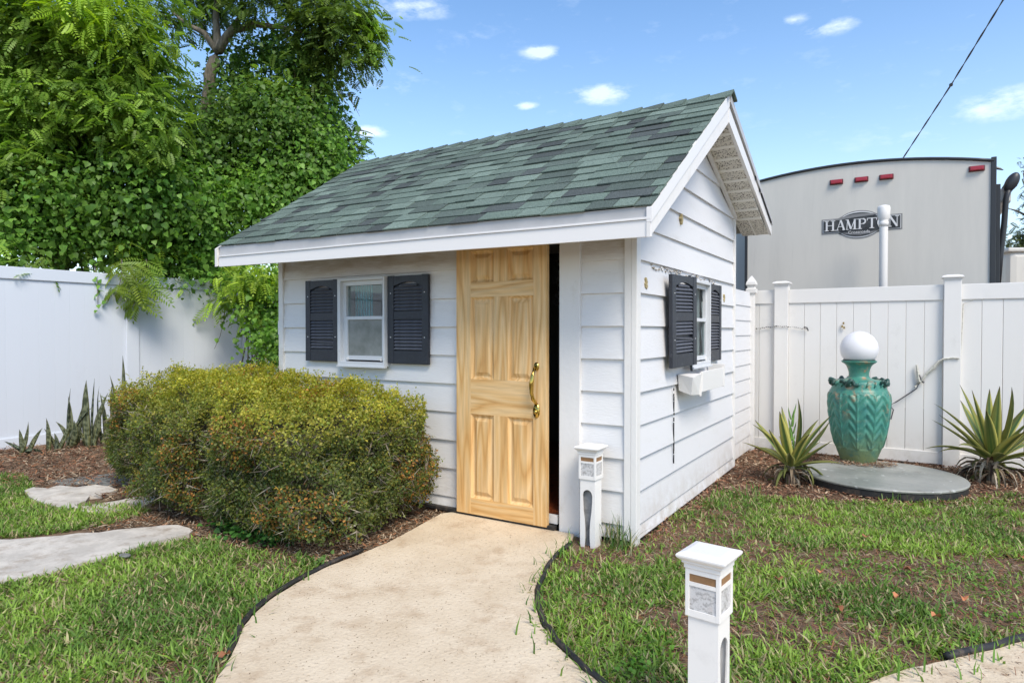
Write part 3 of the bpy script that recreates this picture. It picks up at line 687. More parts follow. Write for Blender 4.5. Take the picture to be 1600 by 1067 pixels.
window('window', -2.645, -2.105, 1.115, 1.853, (-2.645, -.028, 1.112), 0)
b = bmesh.new()
for k in range(12):
    x = -2.60+k*.016; bx(b, x, x+.012, .085+.012*(k % 2), .097+.012*(k % 2), 1.2, 1.95)
tag(obj('curtain', b, M['teal'], None), 'narrow teal curtain hanging inside the front window', 'curtain')
# a pale object seen inside
b = bmesh.new(); bx(b, -2.30, -2.16, .3, .34, 1.0, 1.72, .004); tag(obj('cabinet', b, mat('pale_cabinet', (.5, .5, .5), .5)), 'pale upright cabinet inside the shed behind the front window', 'cabinet')
# side window
window('window', 0, .55, 0, .70, (.028, 1.055, 1.115), rad(90), False)
b = bmesh.new()
for k in range(6): bx(b, -.16-.01*(k % 2), -.15-.01*(k % 2), 1.1+k*.02, 1.115+k*.02, 1.15, 1.8)
tag(obj('curtain', b, mat('blue_curtain', (.12, .22, .36), .8)), 'faded blue curtain inside the side window', 'curtain')
shutter(0, .50, 0, .68, (.058, .548, 1.133), (rad(0), rad(-1.2), rad(86)), 4)
shutter(0, .44, 0, .68, (.03, 1.622, 1.140), (0, 0, rad(90)))
# broken flower box under the side window
bm = bmesh.new(); zt, zb = 1.075, .93
prism(bm, [(.035, .84, zt), (.16, .80, zt-.02), (.135, .84, zb-.01), (.035, .86, zb+.02)], [(.035, .99, zt), (.165, 1.02, zt), (.15, 1.02, zb-.02), (.035, .99, zb)])
bx(bm, .155, .168, 1.03, 1.70, zb, zt+.015, .003); bx(bm, .035, .155, 1.03, 1.70, zb, zb+.012); bx(bm, .035, .172, 1.70, 1.735, zb-.005, zt+.045, .003)
bx(bm, .15, .163, 1.02, 1.03, zb-.03, zt+.01)
obj('window_box', bm, M['pvc'], shed)
bm = bmesh.new()
f = [(.170, .83, zt-.03), (.19, .90, 1.0), (.172, 1.0, zt-.02)]
tube(bm, [(.06, 1.045, 1.84), (.075, 1.05, 1.5), (.07, 1.04, 1.2), (.085, 1.03, 1.09)], [.012, .008, .013, .009], 5)
obj('torn_flashing', bm, M['black'], shed)

# door ------------------------------------------------------------------------
DX0, DX1, DZ0, DZ1 = -1.375, -.602, .04, 2.035
door = empty('door', (DX0, -.045, DZ0)); door.parent = shed; 
W_, H_ = DX1-DX0, DZ1-DZ0
def dbox(name, x0, x1, z0, z1, mt, y0=-.04, y1=0.0, bev=.002): return obj(name, bx(bmesh.new(), x0, x1, y0, y1, z0, z1, bev), mt, door)
sx0, sx1 = .132, W_-.105
dbox('stile', 0, sx0, 0, H_, M['pineZ0']); dbox('stile', sx1, W_, 0, H_, M['pineZ1'])
RZ = [(0, .122), (.748, 1.008), (1.613, 1.722), (1.952, H_)]
for i, (a, b_) in enumerate(RZ): dbox('rail', sx0, sx1, a, b_, M['pineX%d' % (i % 2)])
mx0_, mx1_ = .335, .457
for i, ((_, a), (b_, _2)) in enumerate(zip(RZ, RZ[1:])):
    dbox('mullion', mx0_, mx1_, a, b_, M['pineZ%d' % ((i+2) % 4)])
    for j, (xa, xb) in enumerate(((sx0, mx0_), (mx1_, sx1))):
        pm = bmesh.new(); g_ = .006; f1 = .032
        o4 = lambda d, y: [(xa+d, y, a+d), (xb-d, y, a+d), (xb-d, y, b_-d), (xa+d, y, b_-d)]
        loops = [o4(0, -.038), o4(.012, -.026), o4(.018, -.022), o4(.024, -.022), o4(.052, -.034)]
        vv = [[pm.verts.new(p) for p in lp] for lp in loops]
        for l0, l1 in zip(vv, vv[1:]):
            for q in range(4): pm.faces.new((l0[q], l0[(q+1) % 4], l1[(q+1) % 4], l1[q]))
        pm.faces.new(vv[-1]); bk = [pm.verts.new(p) for p in o4(0, -.004)]; pm.faces.new(bk[::-1])
        for q in range(4): pm.faces.new((vv[0][q], bk[q], bk[(q+1) % 4], vv[0][(q+1) % 4]))
        obj('panel', pm, M['pineZ%d' % ((i*2+j+1) % 4)], door)
# brass grip handle
hx = pln(1, -.09, 838, 600)[0]-DX0; hz1 = 1.155-DZ0; hz0 = .845-DZ0
hb = bmesh.new()
prism(hb, [(hx+.026*math.cos(a), -.046, hz0+.05*math.sin(a)) for a in np.linspace(0, 2*math.pi, 20, endpoint=False)], [(hx+.026*math.cos(a), -.038, hz0+.05*math.sin(a)) for a in np.linspace(0, 2*math.pi, 20, endpoint=False)])
prism(hb, [(hx+.02*math.cos(a), -.046, hz1+.03*math.sin(a)) for a in np.linspace(0, 2*math.pi, 16, endpoint=False)], [(hx+.02*math.cos(a), -.038, hz1+.03*math.sin(a)) for a in np.linspace(0, 2*math.pi, 16, endpoint=False)])
cv = [(hx, -.045, hz1), (hx, -.075, hz1-.012), (hx-.002, -.098, hz1-.06), (hx-.006, -.105, hz1-.12), (hx-.008, -.098, hz1-.18), (hx-.004, -.085, hz1-.225), (hx, -.06, hz0+.062), (hx, -.045, hz0+.045)]
tube(hb, cv, [.011, .010, .013, .017, .013, .014, .011, .012], 10)
bmesh.ops.create_uvsphere(hb, u_segments=14, v_segments=8, radius=.017, matrix=Matrix.Translation((hx, -.054, hz0-.005)))
obj('handle', hb, M['brass'], door, True)
# dark things inside by the door gap
b = bmesh.new()
for k in range(7):
    c_ = Vector((-.60+.018*((k % 3)-1), .10, 1.60+.05*k)); a = k*1.1
    for s_ in (-1, 1):
        pts = [c_+Vector((s_*.004, 0, 0)), c_+Vector((s_*.03, .0, .028)), c_+Vector((s_*.036, .004, .004)), c_+Vector((s_*.02, .0, -.02))]
        prism(b, pts, [p+Vector((0, .003, 0)) for p in pts])
tube(b, [(-.60, .102, 1.55), (-.59, .102, 1.75), (-.60, .102, 2.0)], .003, 5)
tag(obj('butterfly_hanging', b, M['black']), 'black metal butterfly ornament hanging inside the door gap', 'ornament')
b = bmesh.new(); bx(b, -1.1, -.2, 1.6, 2.1, .126, .95, .01); bx(b, -1.1, -.2, 1.55, 2.12, .95, .98, .004)
tag(obj('counter', b, mat('dark_counter', (.16, .13, .11), .5)), 'dark counter standing inside the shed beyond the door gap', 'counter')

# ------------------------------------------------------------------ path lights
def path_light(loc, rz, label, h=.657):
    e = empty('path_light', loc, rz, label, 'path light', 'white bollard path lights')
    p = .052; wall_t = .006
    # post with keyhole slots in the front (-y) and back
    def keyhole(n_=14):
        pts = []
        for i in range(n_+1):
            a = math.pi*i/n_; pts.append((.034*math.cos(a), .335+.04*math.sin(a)))
        left = [(-.0335, .30), (-.029, .24), (-.020, .17), (-.0165, .12), (-.0165, .06), (-.021, .0)]
        return pts+left, [(-x, z) for x, z in left[::-1]]
    arc, rightside = keyhole()
    hole = arc+[(x, z) for x, z in rightside]        # closed shape open at ground
    ht = .445
    for s_ in (-1, 1):
        bm = bmesh.new()
        # left and right halves of the holed face
        edge = [(.021, 0), (.0165, .06), (.0165, .12), (.020, .17), (.029, .24), (.0335, .30)]+[(.034*math.cos(a), .335+.04*math.sin(a)) for a in np.linspace(0, math.pi/2, 8)]
        for m_ in (-1, 1):
            for (xa, za), (xb, zb) in zip(edge, edge[1:]):
                y0_, y1_ = s_*p, s_*(p-wall_t)
                hexa(bm, [(m_*xa, y0_, za), (m_*p, y0_, za), (m_*p, y0_, zb), (m_*xb, y0_, zb), (m_*xa, y1_, za), (m_*p, y1_, za), (m_*p, y1_, zb), (m_*xb, y1_, zb)])
        bx(bm, -p, p, min(s_*p, s_*(p-wall_t)), max(s_*p, s_*(p-wall_t)), .375, ht)
        bmesh.ops.remove_doubles(bm, verts=bm.verts, dist=1e-5)
        obj('post_face', bm, M['pvc'], e)
        bx_ = bmesh.new(); x_ = s_*p; bx(bx_, min(x_, x_-s_*wall_t), max(x_, x_-s_*wall_t), -p+wall_t, p-wall_t, 0, ht); obj('post_face', bx_, M['pvc'], e)
    box('liner', -p+wall_t+.001, p-wall_t-.001, -.012, .012, 0, ht-.01, M['gap'], e, 0)
    q = .060; z0_, z1_ = ht-.002, .605
    b = bmesh.new(); lz = (z0_+.022, z1_-.058, z1_-.045, z1_-.018)
    for sx_ in (-1, 1):
        for sy_ in (-1, 1): bx(b, min(sx_*q, sx_*(q-.014)), max(sx_*q, sx_*(q-.014)), min(sy_*q, sy_*(q-.014)), max(sy_*q, sy_*(q-.014)), z0_, z1_, .0015)
    for z_a, z_b in ((z0_, lz[0]), (lz[1], lz[2]), (lz[3], z1_)):
        for s_ in (-1, 1):
            bx(b, -q+.0135, q-.0135, min(s_*(q-.0005), s_*(q-.012)), max(s_*(q-.0005), s_*(q-.012)), z_a, z_b)
            bx(b, min(s_*(q-.0005), s_*(q-.012)), max(s_*(q-.0005), s_*(q-.012)), -q+.0135, q-.0135, z_a, z_b)
    obj('housing', b, M['pvc'], e)
    for k in range(4):
        for nm, za, zb, mt in (('lens', lz[0], lz[1], M['lens']), ('strip', lz[2], lz[3], M['amber'])):
            o_ = obj(nm, bx(bmesh.new(), -q+.014, q-.014, -q+.004, -q+.0075, za, zb), mt, e); o_.rotation_euler.z = k*math.pi/2
    b = bmesh.new()
    prof = [(.060, .603), (.063, .606), (.063, .618), (.069, .624), (.069, .629), (.082, .640), (.084, .645), (.084, .650), (.080, .654), (.0, .662)]
    rings = []
    for r_, z in prof[:-1]: rings.append([b.verts.new((sx_*r_, sy_*r_, z)) for sx_, sy_ in ((-1, -1), (1, -1), (1, 1), (-1, 1))])
    for a_, c_ in zip(rings, rings[1:]):
        for k in range(4): b.faces.new((a_[k], a_[(k+1) % 4], c_[(k+1) % 4], c_[k]))
    ap = [b.verts.new((sx_*.058, sy_*.058, .661)) for sx_, sy_ in ((-1, -1), (1, -1), (1, 1), (-1, 1))]
    for k in range(4): b.faces.new((rings[-1][k], rings[-1][(k+1) % 4], ap[(k+1) % 4], ap[k]))
    b.faces.new(ap); b.faces.new(rings[0][::-1]); obj('cap', b, M['pvc'], e)
    return e
M['lens'] = stain(mat('speckled_lens', (.56, .55, .54), .35), (.30, .29, .28), 75, (.48, .6), amount=.9)
stain(M['lens'], (.5, .40, .36), 30, (.55, .7), amount=.5)
g1 = gnd(921, 853); path_light((g1[0], g1[1]+.02, 0), 0, 'white path light standing against the shed wall beside the door casing')
path_light((.965, -1.80, 0), rad(83), 'near white path light in the right lawn, closest to the viewer')

# ------------------------------------------------------------------ fences
def picket_mesh(wd, h, mt, th=.022, gap=.003, bv=.004):
    bm = bmesh.new(); bx(bm, 0, wd-gap, -th/2, th/2, 0, h, bv); me = bpy.data.meshes.new('picket')
    bmesh.ops.recalc_face_normals(bm, faces=bm.faces); bm.to_mesh(me); bm.free(); me.materials.append(mt); return me
def flat_cap(b, cx, cy, z, r=.0):
    prof = [(.078, z), (.078, z+.012), (.094, z+.022), (.094, z+.032), (.086, z+.04), (.05, z+.052)]
    rings = [[b.verts.new((cx+sx_*q, cy+sy_*q, zz)) for sx_, sy_ in ((-1, -1), (1, -1), (1, 1), (-1, 1))] for q, zz in prof]
    for a_, c_ in zip(rings, rings[1:]):
        for k in range(4): b.faces.new((a_[k], a_[(k+1) % 4], c_[(k+1) % 4], c_[k]))
    b.faces.new(rings[-1]); b.faces.new(rings[0][::-1])
FY = 4.03
fence = empty('vinyl_fence', (0, FY, 0), 0, 'white vinyl privacy fence with capped posts behind the urn', 'fence')
posts = [.268-1.72*k for k in range(5, 0, -1)]+[.268, 1.905, 3.60, 5.30]
pm_ = picket_mesh(.163, 1.58, M['vinyl'])
for px_ in posts:
    o = obj('post', bx(bmesh.new(), px_-.075, px_+.075, -.065, .075, 0, 1.935, .006), M['vinyl'], fence)
    b = bmesh.new(); flat_cap(b, px_, .005, 1.93); obj('post_cap', b, M['pvc'], fence)
for p0, p1 in zip(posts, posts[1:]):
    a, b_ = p0+.076, p1-.076; n_ = 9; wv = (b_-a)/n_
    obj('rail', bx(bmesh.new(), a, b_, -.025, .03, 1.725, 1.883, .005), M['vinyl'], fence)
    obj('rail', bx(bmesh.new(), a, b_, -.025, .03, .02, .150, .005), M['vinyl'], fence)
    for k in range(n_):
        o = bpy.data.objects.new('picket', pm_); C.objects.link(o); o.parent = fence; o.location = (a+k*wv, random.uniform(-.001, .001), .149); o.scale.x = wv/.163
LX = -7.6
fl = empty('tall_vinyl_fence', (LX, 0, 0), 0, 'tall smooth white vinyl fence at the left, vines spilling over its top', 'fence')
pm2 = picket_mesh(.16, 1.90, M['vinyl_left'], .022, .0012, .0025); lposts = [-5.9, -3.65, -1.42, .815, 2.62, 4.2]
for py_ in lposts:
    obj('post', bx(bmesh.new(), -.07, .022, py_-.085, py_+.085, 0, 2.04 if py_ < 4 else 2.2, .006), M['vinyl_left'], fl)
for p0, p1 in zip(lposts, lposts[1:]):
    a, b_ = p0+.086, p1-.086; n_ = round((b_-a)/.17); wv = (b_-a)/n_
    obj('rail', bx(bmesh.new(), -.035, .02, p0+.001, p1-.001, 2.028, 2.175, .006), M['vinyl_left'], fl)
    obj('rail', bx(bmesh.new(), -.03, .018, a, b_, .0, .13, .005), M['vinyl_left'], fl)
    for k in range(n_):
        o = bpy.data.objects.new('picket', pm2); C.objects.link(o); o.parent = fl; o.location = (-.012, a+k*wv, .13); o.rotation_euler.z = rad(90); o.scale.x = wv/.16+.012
# lap sided screen between shed and fence, with the pointed post
sf_ = empty('sided_screen', (-.06, 2.76, 0), 0, 'narrow white lap-sided screen closing the gap between shed and fence', 'fence')
for k in range(11):
    z0_ = .03+.166*k; b = bmesh.new(); o0, o1 = .014, .004
    hexa(b, [(o0, 0, z0_), (o0, 1.15, z0_), (o1, 1.15, z0_+.166), (o1, 0, z0_+.166), (-.015, 0, z0_), (-.015, 1.15, z0_), (-.015, 1.15, z0_+.166), (-.015, 0, z0_+.166)]); obj('siding_board', b, M['siding_side'], sf_)
b = bmesh.new(); bx(b, .006, .02, .12, .135, .78, 1.13); obj('strap', b, M['drip'], sf_)
pp = empty('pointed_post', (-.045, 3.90, 0), 0, 'slim white post with a pointed gothic cap beside the lap-sided screen', 'post')
box('post_body', -.035, .035, -.035, .035, 0, 1.86, M['vinyl'], pp, .005)
b = bmesh.new(); prof = [(.05, 1.845), (.055, 1.855), (.055, 1.895), (.04, 1.905), (.04, 1.92), (.055, 1.945), (.05, 1.975), (.028, 2.015), (.004, 2.05)]
rings = [[b.verts.new((sx_*q, sy_*q, zz)) for sx_, sy_ in ((-1, -1), (1, -1), (1, 1), (-1, 1))] for q, zz in prof]
for a_, c_ in zip(rings, rings[1:]):
    for k in range(4): b.faces.new((a_[k], a_[(k+1) % 4], c_[(k+1) % 4], c_[k]))
b.faces.new(rings[-1]); b.faces.new(rings[0][::-1]); obj('pointed_cap', b, M['pvc'], pp)
# cable remnants on the fence
cr = empty('cable_remnant', tuple(pln(1, 3.97, 1430, 600)), 0, 'torn cable and dried glue remnants crossing the fence right of the urn', 'cable')
org = Vector(cr.location)
def onf(x, y, Y=3.985): return Vector(pln(1, Y, x, y))-org
b = bmesh.new(); tube(b, [onf(*p) for p in [(1392, 655), (1396, 640), (1390, 633), (1400, 628), (1420, 615), (1432, 607), (1438, 595), (1433, 575)]], .006, 5); tube(b, [onf(*p) for p in [(1433, 580), (1440, 595), (1444, 598)]], .010, 5); obj('wire', b, M['cable'], cr)
b = bmesh.new(); tube(b, [onf(*p, 3.99) for p in [(1438, 597), (1447, 585), (1458, 575), (1467, 565), (1474, 561)]], [.016, .012, .02, .015, .016], 6); tube(b, [onf(*p, 3.99) for p in [(1432, 570), (1434, 582), (1436, 596), (1430, 604)]], [.010, .017, .02, .012], 6)
tube(b, [onf(*p, 3.952) for p in [(1472, 561), (1490, 559), (1499, 560)]], .008, 5); tube(b, [onf(*p, 3.99) for p in [(1501, 562), (1503, 520), (1505, 475), (1520, 469)]], .004, 4)
obj('glue_trail', b, M['glue'], cr)
cr2 = empty('string_mark', tuple(pln(1, 3.97, 1220, 512)), 0, 'thin dotted string stain on the fence above the left agave', 'string'); org = Vector(cr2.location)
b = bmesh.new()
for k in range(26):
    x = 1182+3.1*k; y = 514-4*math.sin(k/25*math.pi)+random.uniform(-.6, .6); p = onf(x, y, 3.953 if 1208 < x < 1236 else 3.995); s_ = random.uniform(.002, .006)
    bx(b, p.x-s_*1.6, p.x+s_*1.6, p.y-.004, p.y+.004, p.z-s_, p.z+s_)
tube(b, [onf(*p, 3.99) for p in [(1256, 511), (1261, 512), (1263, 517)]], .007, 5); obj('string', b, M['cable'], cr2)
cr3 = empty('glue_spot', tuple(pln(1, 3.99, 1318, 509)), 0, 'small yellow brown glue spot on the fence above the globe', 'glue spot'); org = Vector(cr3.location)
b = bmesh.new()
for (x, y) in ((1318, 505), (1319, 512), (1316, 510)):
    p = onf(x, y, 4.0); bx(b, p.x-.008, p.x+.008, p.y-.01, p.y+.004, p.z-.012, p.z+.012, .003)
obj('spot', b, mat('yellow_glue', (.40, .28, .08), .7, var=.7, scale=60), cr3)

# ------------------------------------------------------------------ disc, urn, globe, agaves
dc = empty('round_cover', (1.32, 2.78, 0), 0, 'low round grey green slab with a dark rim under the urn', 'slab')
b = bmesh.new(); lathe(b, [(.645, .0), (.66, .02), (.66, .075)], (0, 0), 72); obj('base', b, M['rubber'], dc, False)
b = bmesh.new(); lathe(b, [(.645, .076), (.667, .080), (.67, .092), (.663, .100), (.645, .103)], (0, 0), 96); obj('top', b, stain(M['stone_disc'], (.7, .7, .68), 11, (.62, .66), (1, 1, 1), .55), dc)
UY = 3.32; uc = pln(1, UY, 1341.5, 640)
def uz(y): return float(pln(1, UY, 1341.5, y)[2])
mpp = abs(uz(600)-uz(700))/100        # metres per pixel there
urn = empty('urn', (uc[0], UY, .103), 0, 'large glazed green urn with leaf relief standing on the round slab', 'urn')
prof_px = [(26, 727), (27, 722), (33, 708), (40, 690), (45, 668), (48, 648), (49.5, 630), (49, 618), (46, 610), (44, 607.5), (43, 605), (41.5, 598), (38, 594), (24, 592), (17, 589), (16, 583), (17.5, 577), (21, 570), (27, 566), (27.5, 563.5), (22, 563.5)]
SQ = .885          # round things off the optical axis look wider than they are
prof = [(r_*mpp*SQ, uz(y)-.103) for r_, y in prof_px]; prof[0] = (prof[0][0], 0.0)
# resample the body finely, carve leaf relief
def resample(pr, n_):
    P = [Vector((a, b_)) for a, b_ in pr]; o_ = []
    for i in range(len(P)-1):
        p0, p1, p2, p3 = P[max(i-1, 0)], P[i], P[i+1], P[min(i+2, len(P)-1)]
        for j in range(n_):
            t_ = j/n_; q = .5*((2*p1)+(-p0+p2)*t_+(2*p0-5*p1+4*p2-p3)*t_**2+(-p0+3*p1-3*p2+p3)*t_**3); o_.append((q.x, q.y))
    o_.append(tuple(P[-1])); return o_
body = resample(prof[:9], 12); zb0, zb1 = body[0][1], body[-1][1]
b = bmesh.new(); SEG = 320; rings = []
NL = 11
def relief(a, t_):
    """t_ 0 bottom..1 top; leaves: midrib plus slanting veins"""
    if t_ < .20: return -.004
    u = (a/(2*math.pi)*NL) % 1.0-.5; hw = .5*min(1, max(0.05, (t_-.18)/.22))**.6
    if abs(u) > hw: return -.010
    rib = .009*math.exp(-(u/.045)**2); edge = .004*min(1, (hw-abs(u))/.10)
    vein = .0055*math.sin((t_*30-abs(u)*9)*1.55) * (1-math.exp(-(u/.07)**2))
    return rib+edge+vein-.004
for i, (r_, z) in enumerate(body):
    t_ = (z-zb0)/(zb1-zb0); f_ = 1 if t_ < .97 else 0
    rings.append([b.verts.new(((r_+f_*relief(2*math.pi*k/SEG+.12, t_))*math.cos(2*math.pi*k/SEG), (r_+f_*relief(2*math.pi*k/SEG+.12, t_))*math.sin(2*math.pi*k/SEG), z)) for k in range(SEG)])
for a_, c_ in zip(rings, rings[1:]):
    for k in range(SEG): b.faces.new((a_[k], a_[(k+1) % SEG], c_[(k+1) % SEG], c_[k]))
b.faces.new(rings[0][::-1]); b.faces.new(rings[-1]); obj('body', b, M['urn'], urn, True)
b = bmesh.new(); lathe(b, resample(prof[8:], 5), (0, 0), 64); obj('neck', b, M['urn'], urn, True)
b = bmesh.new(); zc = prof[11][1]; rc = prof[11][0]
for k in range(20):
    a = 2*math.pi*k/20; tube(b, [(rc*1.03*math.cos(a), rc*1.03*math.sin(a), zc-.03), (rc*1.04*math.cos(a+.08), rc*1.04*math.sin(a+.08), zc), (rc*.92*math.cos(a+.12), rc*.92*math.sin(a+.12), zc+.028)], [.006, .012, .006], 6)
obj('rope_collar', b, M['urn'], urn, True)
for a0 in (-2.9, -1.9, -.35, .9, 2.2):
    b = bmesh.new(); n_ = 14
    tube(b, [((rc*1.06+.012*math.sin(i*1.1))*math.cos(a0+.05*i-.3), (rc*1.06+.012*math.sin(i*1.1))*math.sin(a0+.05*i-.3), zc+.012+.026*math.sin(i*.95)) for i in range(n_)], [.012+.010*math.sin(math.pi*i/(n_-1)) for i in range(n_)], 8)
    obj('serpent', b, M['urn_dark'], urn, True)
rz_ = uz(563.5)-.103
b = bmesh.new(); lathe(b, [(.140, rz_+.000), (.146, rz_+.004), (.146, rz_+.010), (.140, rz_+.012)], (0, 0), 48); obj('rim', b, M['urn_dark'], urn, True)
gr = 30.3*mpp*SQ; gz = uz(545); b = bmesh.new()
gp = [(gr*math.cos(a), gz+gr*1.02*math.sin(a)) for a in np.linspace(-.85, math.pi/2-.02, 26)]
gbase = .103+rz_+.012; gp = [(r_, max(z, gbase)) for r_, z in gp]; lathe(b, [(r_, z-gbase) for r_, z in gp], (0, 0), 64)
o = obj('globe_lamp', b, M['globe'], None, True); o.location = (uc[0], UY, gbase); tag(o, 'white opal glass globe resting on the urn rim', 'globe')

def blade_mesh(name, L, wd, curve, lift, twist, colf, parent, mtl, az, base=(0, 0, 0), n_=9, fold=.35, kink=None, thick=.006, across=None):
    """a thick strap leaf: arcs out from the base; lift=start elevation (rad), curve=elevation change"""
    V, F, K = [], [], []; p = Vector(base); el = lift; st = L/n_
    for i in range(n_+1):
        t_ = i/n_; w_ = wd*(.62+.9*t_-1.52*t_**2.3)*(1 if t_ < .999 else .02); w_ = max(w_, .0015)
        d = Vector((math.cos(az)*math.cos(el), math.sin(az)*math.cos(el), math.sin(el))); s_ = Vector((-math.sin(az), math.cos(az), 0)) if across is None else (Vector(across)-d*d.dot(Vector(across))).normalized(); s_ = Matrix.Rotation(twist*t_, 3, d)@s_; nn = s_.cross(d)
        for q, (u, f_) in enumerate(((-1, 1), (-.55, .35), (0, 0), (.55, .35), (1, 1))): V.append(p+s_*u*w_-nn*f_*fold*w_); K.append(colf(t_, u))
        V.append(p-nn*(-thick)*(1-t_)-nn*0 + nn*0); K.append(colf(t_, 0))
        p = p+d*st; el += curve/n_*(1+t_)
        if kink and i == kink[0]: el += kink[1]
    V = np.array([list(v_) for v_ in V]); 
    for i in range(n_):
        a, b_ = i*6, (i+1)*6
        for q in range(4): F += [[a+q, a+q+1, b_+q+1], [a+q, b_+q+1, b_+q]]
        F += [[a+4, a+5, b_+5], [a+4, b_+5, b_+4], [a+5, a, b_], [a+5, b_, b_+5]]
    o_ = fast(name, V, np.array(F), np.array(K), mtl, parent); o_.data.polygons.foreach_set('use_smooth', np.ones(len(F), bool)); return o_
def agave(loc, sc_, label, n_, seedv, spike=False):
    random.seed(seedv); e = empty('agave', loc, 0, label, 'agave')
    def cf(yel):
        def f(t_, u):
            g_ = (.05+.06*(1-t_), .105+.09*(1-t_), .045); y_ = (.50, .46, .12)
            k = 1 if abs(u) > .9 else (yel if abs(u) > .4 else 0)
            if t_ > .93: return (.05, .03, .02)
            c_ = tuple(g_[i]*(1-k)+y_[i]*k for i in range(3)); s_ = max(0, 1-t_*4)*.5
            return tuple(c_[i]*(1-s_)+(.42, .50, .16)[i]*s_ for i in range(3))
        return f
    for k in range(n_):
        az = k*2.399+random.uniform(-.2, .2); t_ = k/n_
        blade_mesh('leaf', sc_*(.42+.22*t_*random.uniform(.8, 1.15)), sc_*random.uniform(.042, .060), random.uniform(-.75, .05)+t_*.55, .35+.95*t_, random.uniform(-.5, .5), cf(random.choice((.1, .25, .5, 1))), e, M['leaf_glossy'], az, (0.02*math.cos(az), .02*math.sin(az), .17*sc_), 10, .42)
    dead = lambda t_, u: (.20+.1*random.random(), .14, .09) if random.random() < .7 else (.38, .31, .23)
    for k in range(n_+34):
        az = random.uniform(0, 6.28); s2 = random.choice((.8, 1, 1.2))
        cfd = (lambda c_: (lambda t_, u: c_))(random.choice(((.13, .09, .06), (.26, .2, .14), (.05, .035, .03), (.40, .34, .26), (.15, .16, .05))))
        blade_mesh('dead_leaf', sc_*random.uniform(.2, .42), sc_*random.uniform(.010, .024), random.uniform(-2.2, -.9), random.uniform(-.2, .75), random.uniform(-1.5, 1.5), cfd, e, M['litter'], az, (0, 0, random.uniform(.06, .16)*sc_), 7, .5, (random.randint(2, 4), random.uniform(-.6, -.1)))
    b_ = bmesh.new(); tube(b_, [(0, 0, 0), (0, 0, .19*sc_)], [.05*sc_, .035*sc_], 9); obj('stem', b_, M['bark'], e)
    if spike:
        for k in range(14):
            a = k*2.4; blade_mesh('leaf', .10+.02*random.random(), .016, .25, 1.25, 0, lambda t_, u: (.16, .30, .07), e, M['leaf_glossy'], a, (.012*math.cos(a), .012*math.sin(a)+.03, .2+.033*k), 4, .5)
    return e
a1 = gnd(1236, 757); agave((a1[0], a1[1], 0), .98, 'smaller agave with a tall leafy spike, between shed corner and urn', 17, 3, True)
a2 = gnd(1552, 755); agave((a2[0], a2[1], 0), 1.18, 'larger yellow striped agave at the right edge in front of the fence', 24, 5)
random.seed(11)
# snake plants along the left fence
sg = 'snake plants along the left fence'
def snake(px, py, label, leaves):
    leaves = leaves+[(random.choice((-1, 1))*random.uniform(.1, .5), random.uniform(.2, .45), .022, random.uniform(-.4, .4), 1) for _ in range(2)]
    g_ = gnd(px, py); e = empty('snake_plant', (g_[0], g_[1], 0), 0, label, 'snake plant', sg)
    for (lean, L, wd, cv, kk) in leaves:
        def cf(t_, u):
            v_ = noise.noise(Vector((t_*24+lean*9, u*1.2, L*7)))
            c_ = (.16, .18, .11) if v_ > .0 else (.025, .04, .025)
            return (.22, .22, .08) if abs(u) > .9 and kk != 2 else c_
        # lean is measured across the view (right positive)
        az = math.atan2(RT[1], RT[0]) if lean >= 0 else math.atan2(-RT[1], -RT[0])
        o_ = blade_mesh('leaf', L, wd*1.7, cv+random.uniform(-.25, .25), math.pi/2-abs(lean), random.uniform(-.5, .5), cf, e, M['leaf_glossy'], az+random.uniform(-.3, .3), (random.uniform(-.05, .05), random.uniform(-.05, .05), 0), 26, .25, None, .006, tuple(RT))
        o_.rotation_euler.z = 0
    return e
snake(40, 712, 'short snake plant with one bent stalk nearest the frame edge', [(-.02, .30, .022, -.1, 1), (-.95, .30, .018, .1, 2), (.75, .36, .015, -1.7, 2)])
snake(83, 706, 'short dark snake plant between the bent one and the tall cluster', [(.05, .40, .025, .05, 1), (-.35, .3, .02, -.3, 1), (.3, .22, .018, .2, 2)])
snake(110, 700, 'pale stalked snake plant with forked tips beside the tall cluster', [(.02, .62, .030, .1, 1), (.25, .58, .028, .15, 1), (-.05, .72, .012, .0, 2), (.55, .36, .03, .4, 1), (.35, .62, .014, -.3, 2)])
snake(142, 700, 'tallest snake plant, in front of the fence post', [(-.08, .82, .036, .1, 1), (.12, .70, .03, -.05, 1), (.02, .84, .012, 0, 2), (.42, .50, .024, .1, 1)])
snake(160, 697, 'snake plant with leaning blades touching the hedge', [(-.02, .66, .028, 0, 1), (-.28, .74, .012, .1, 2), (.3, .55, .022, .1, 1), (.5, .35, .02, .5, 1)])
snake(188, 690, 'snake plant mostly hidden by the hedge, blades rising above it', [(-.25, .72, .028, .1, 1), (.0, .86, .03, .05, 1), (.1, 1.10, .026, 0, 1), (.05, .7, .024, 0, 1)])

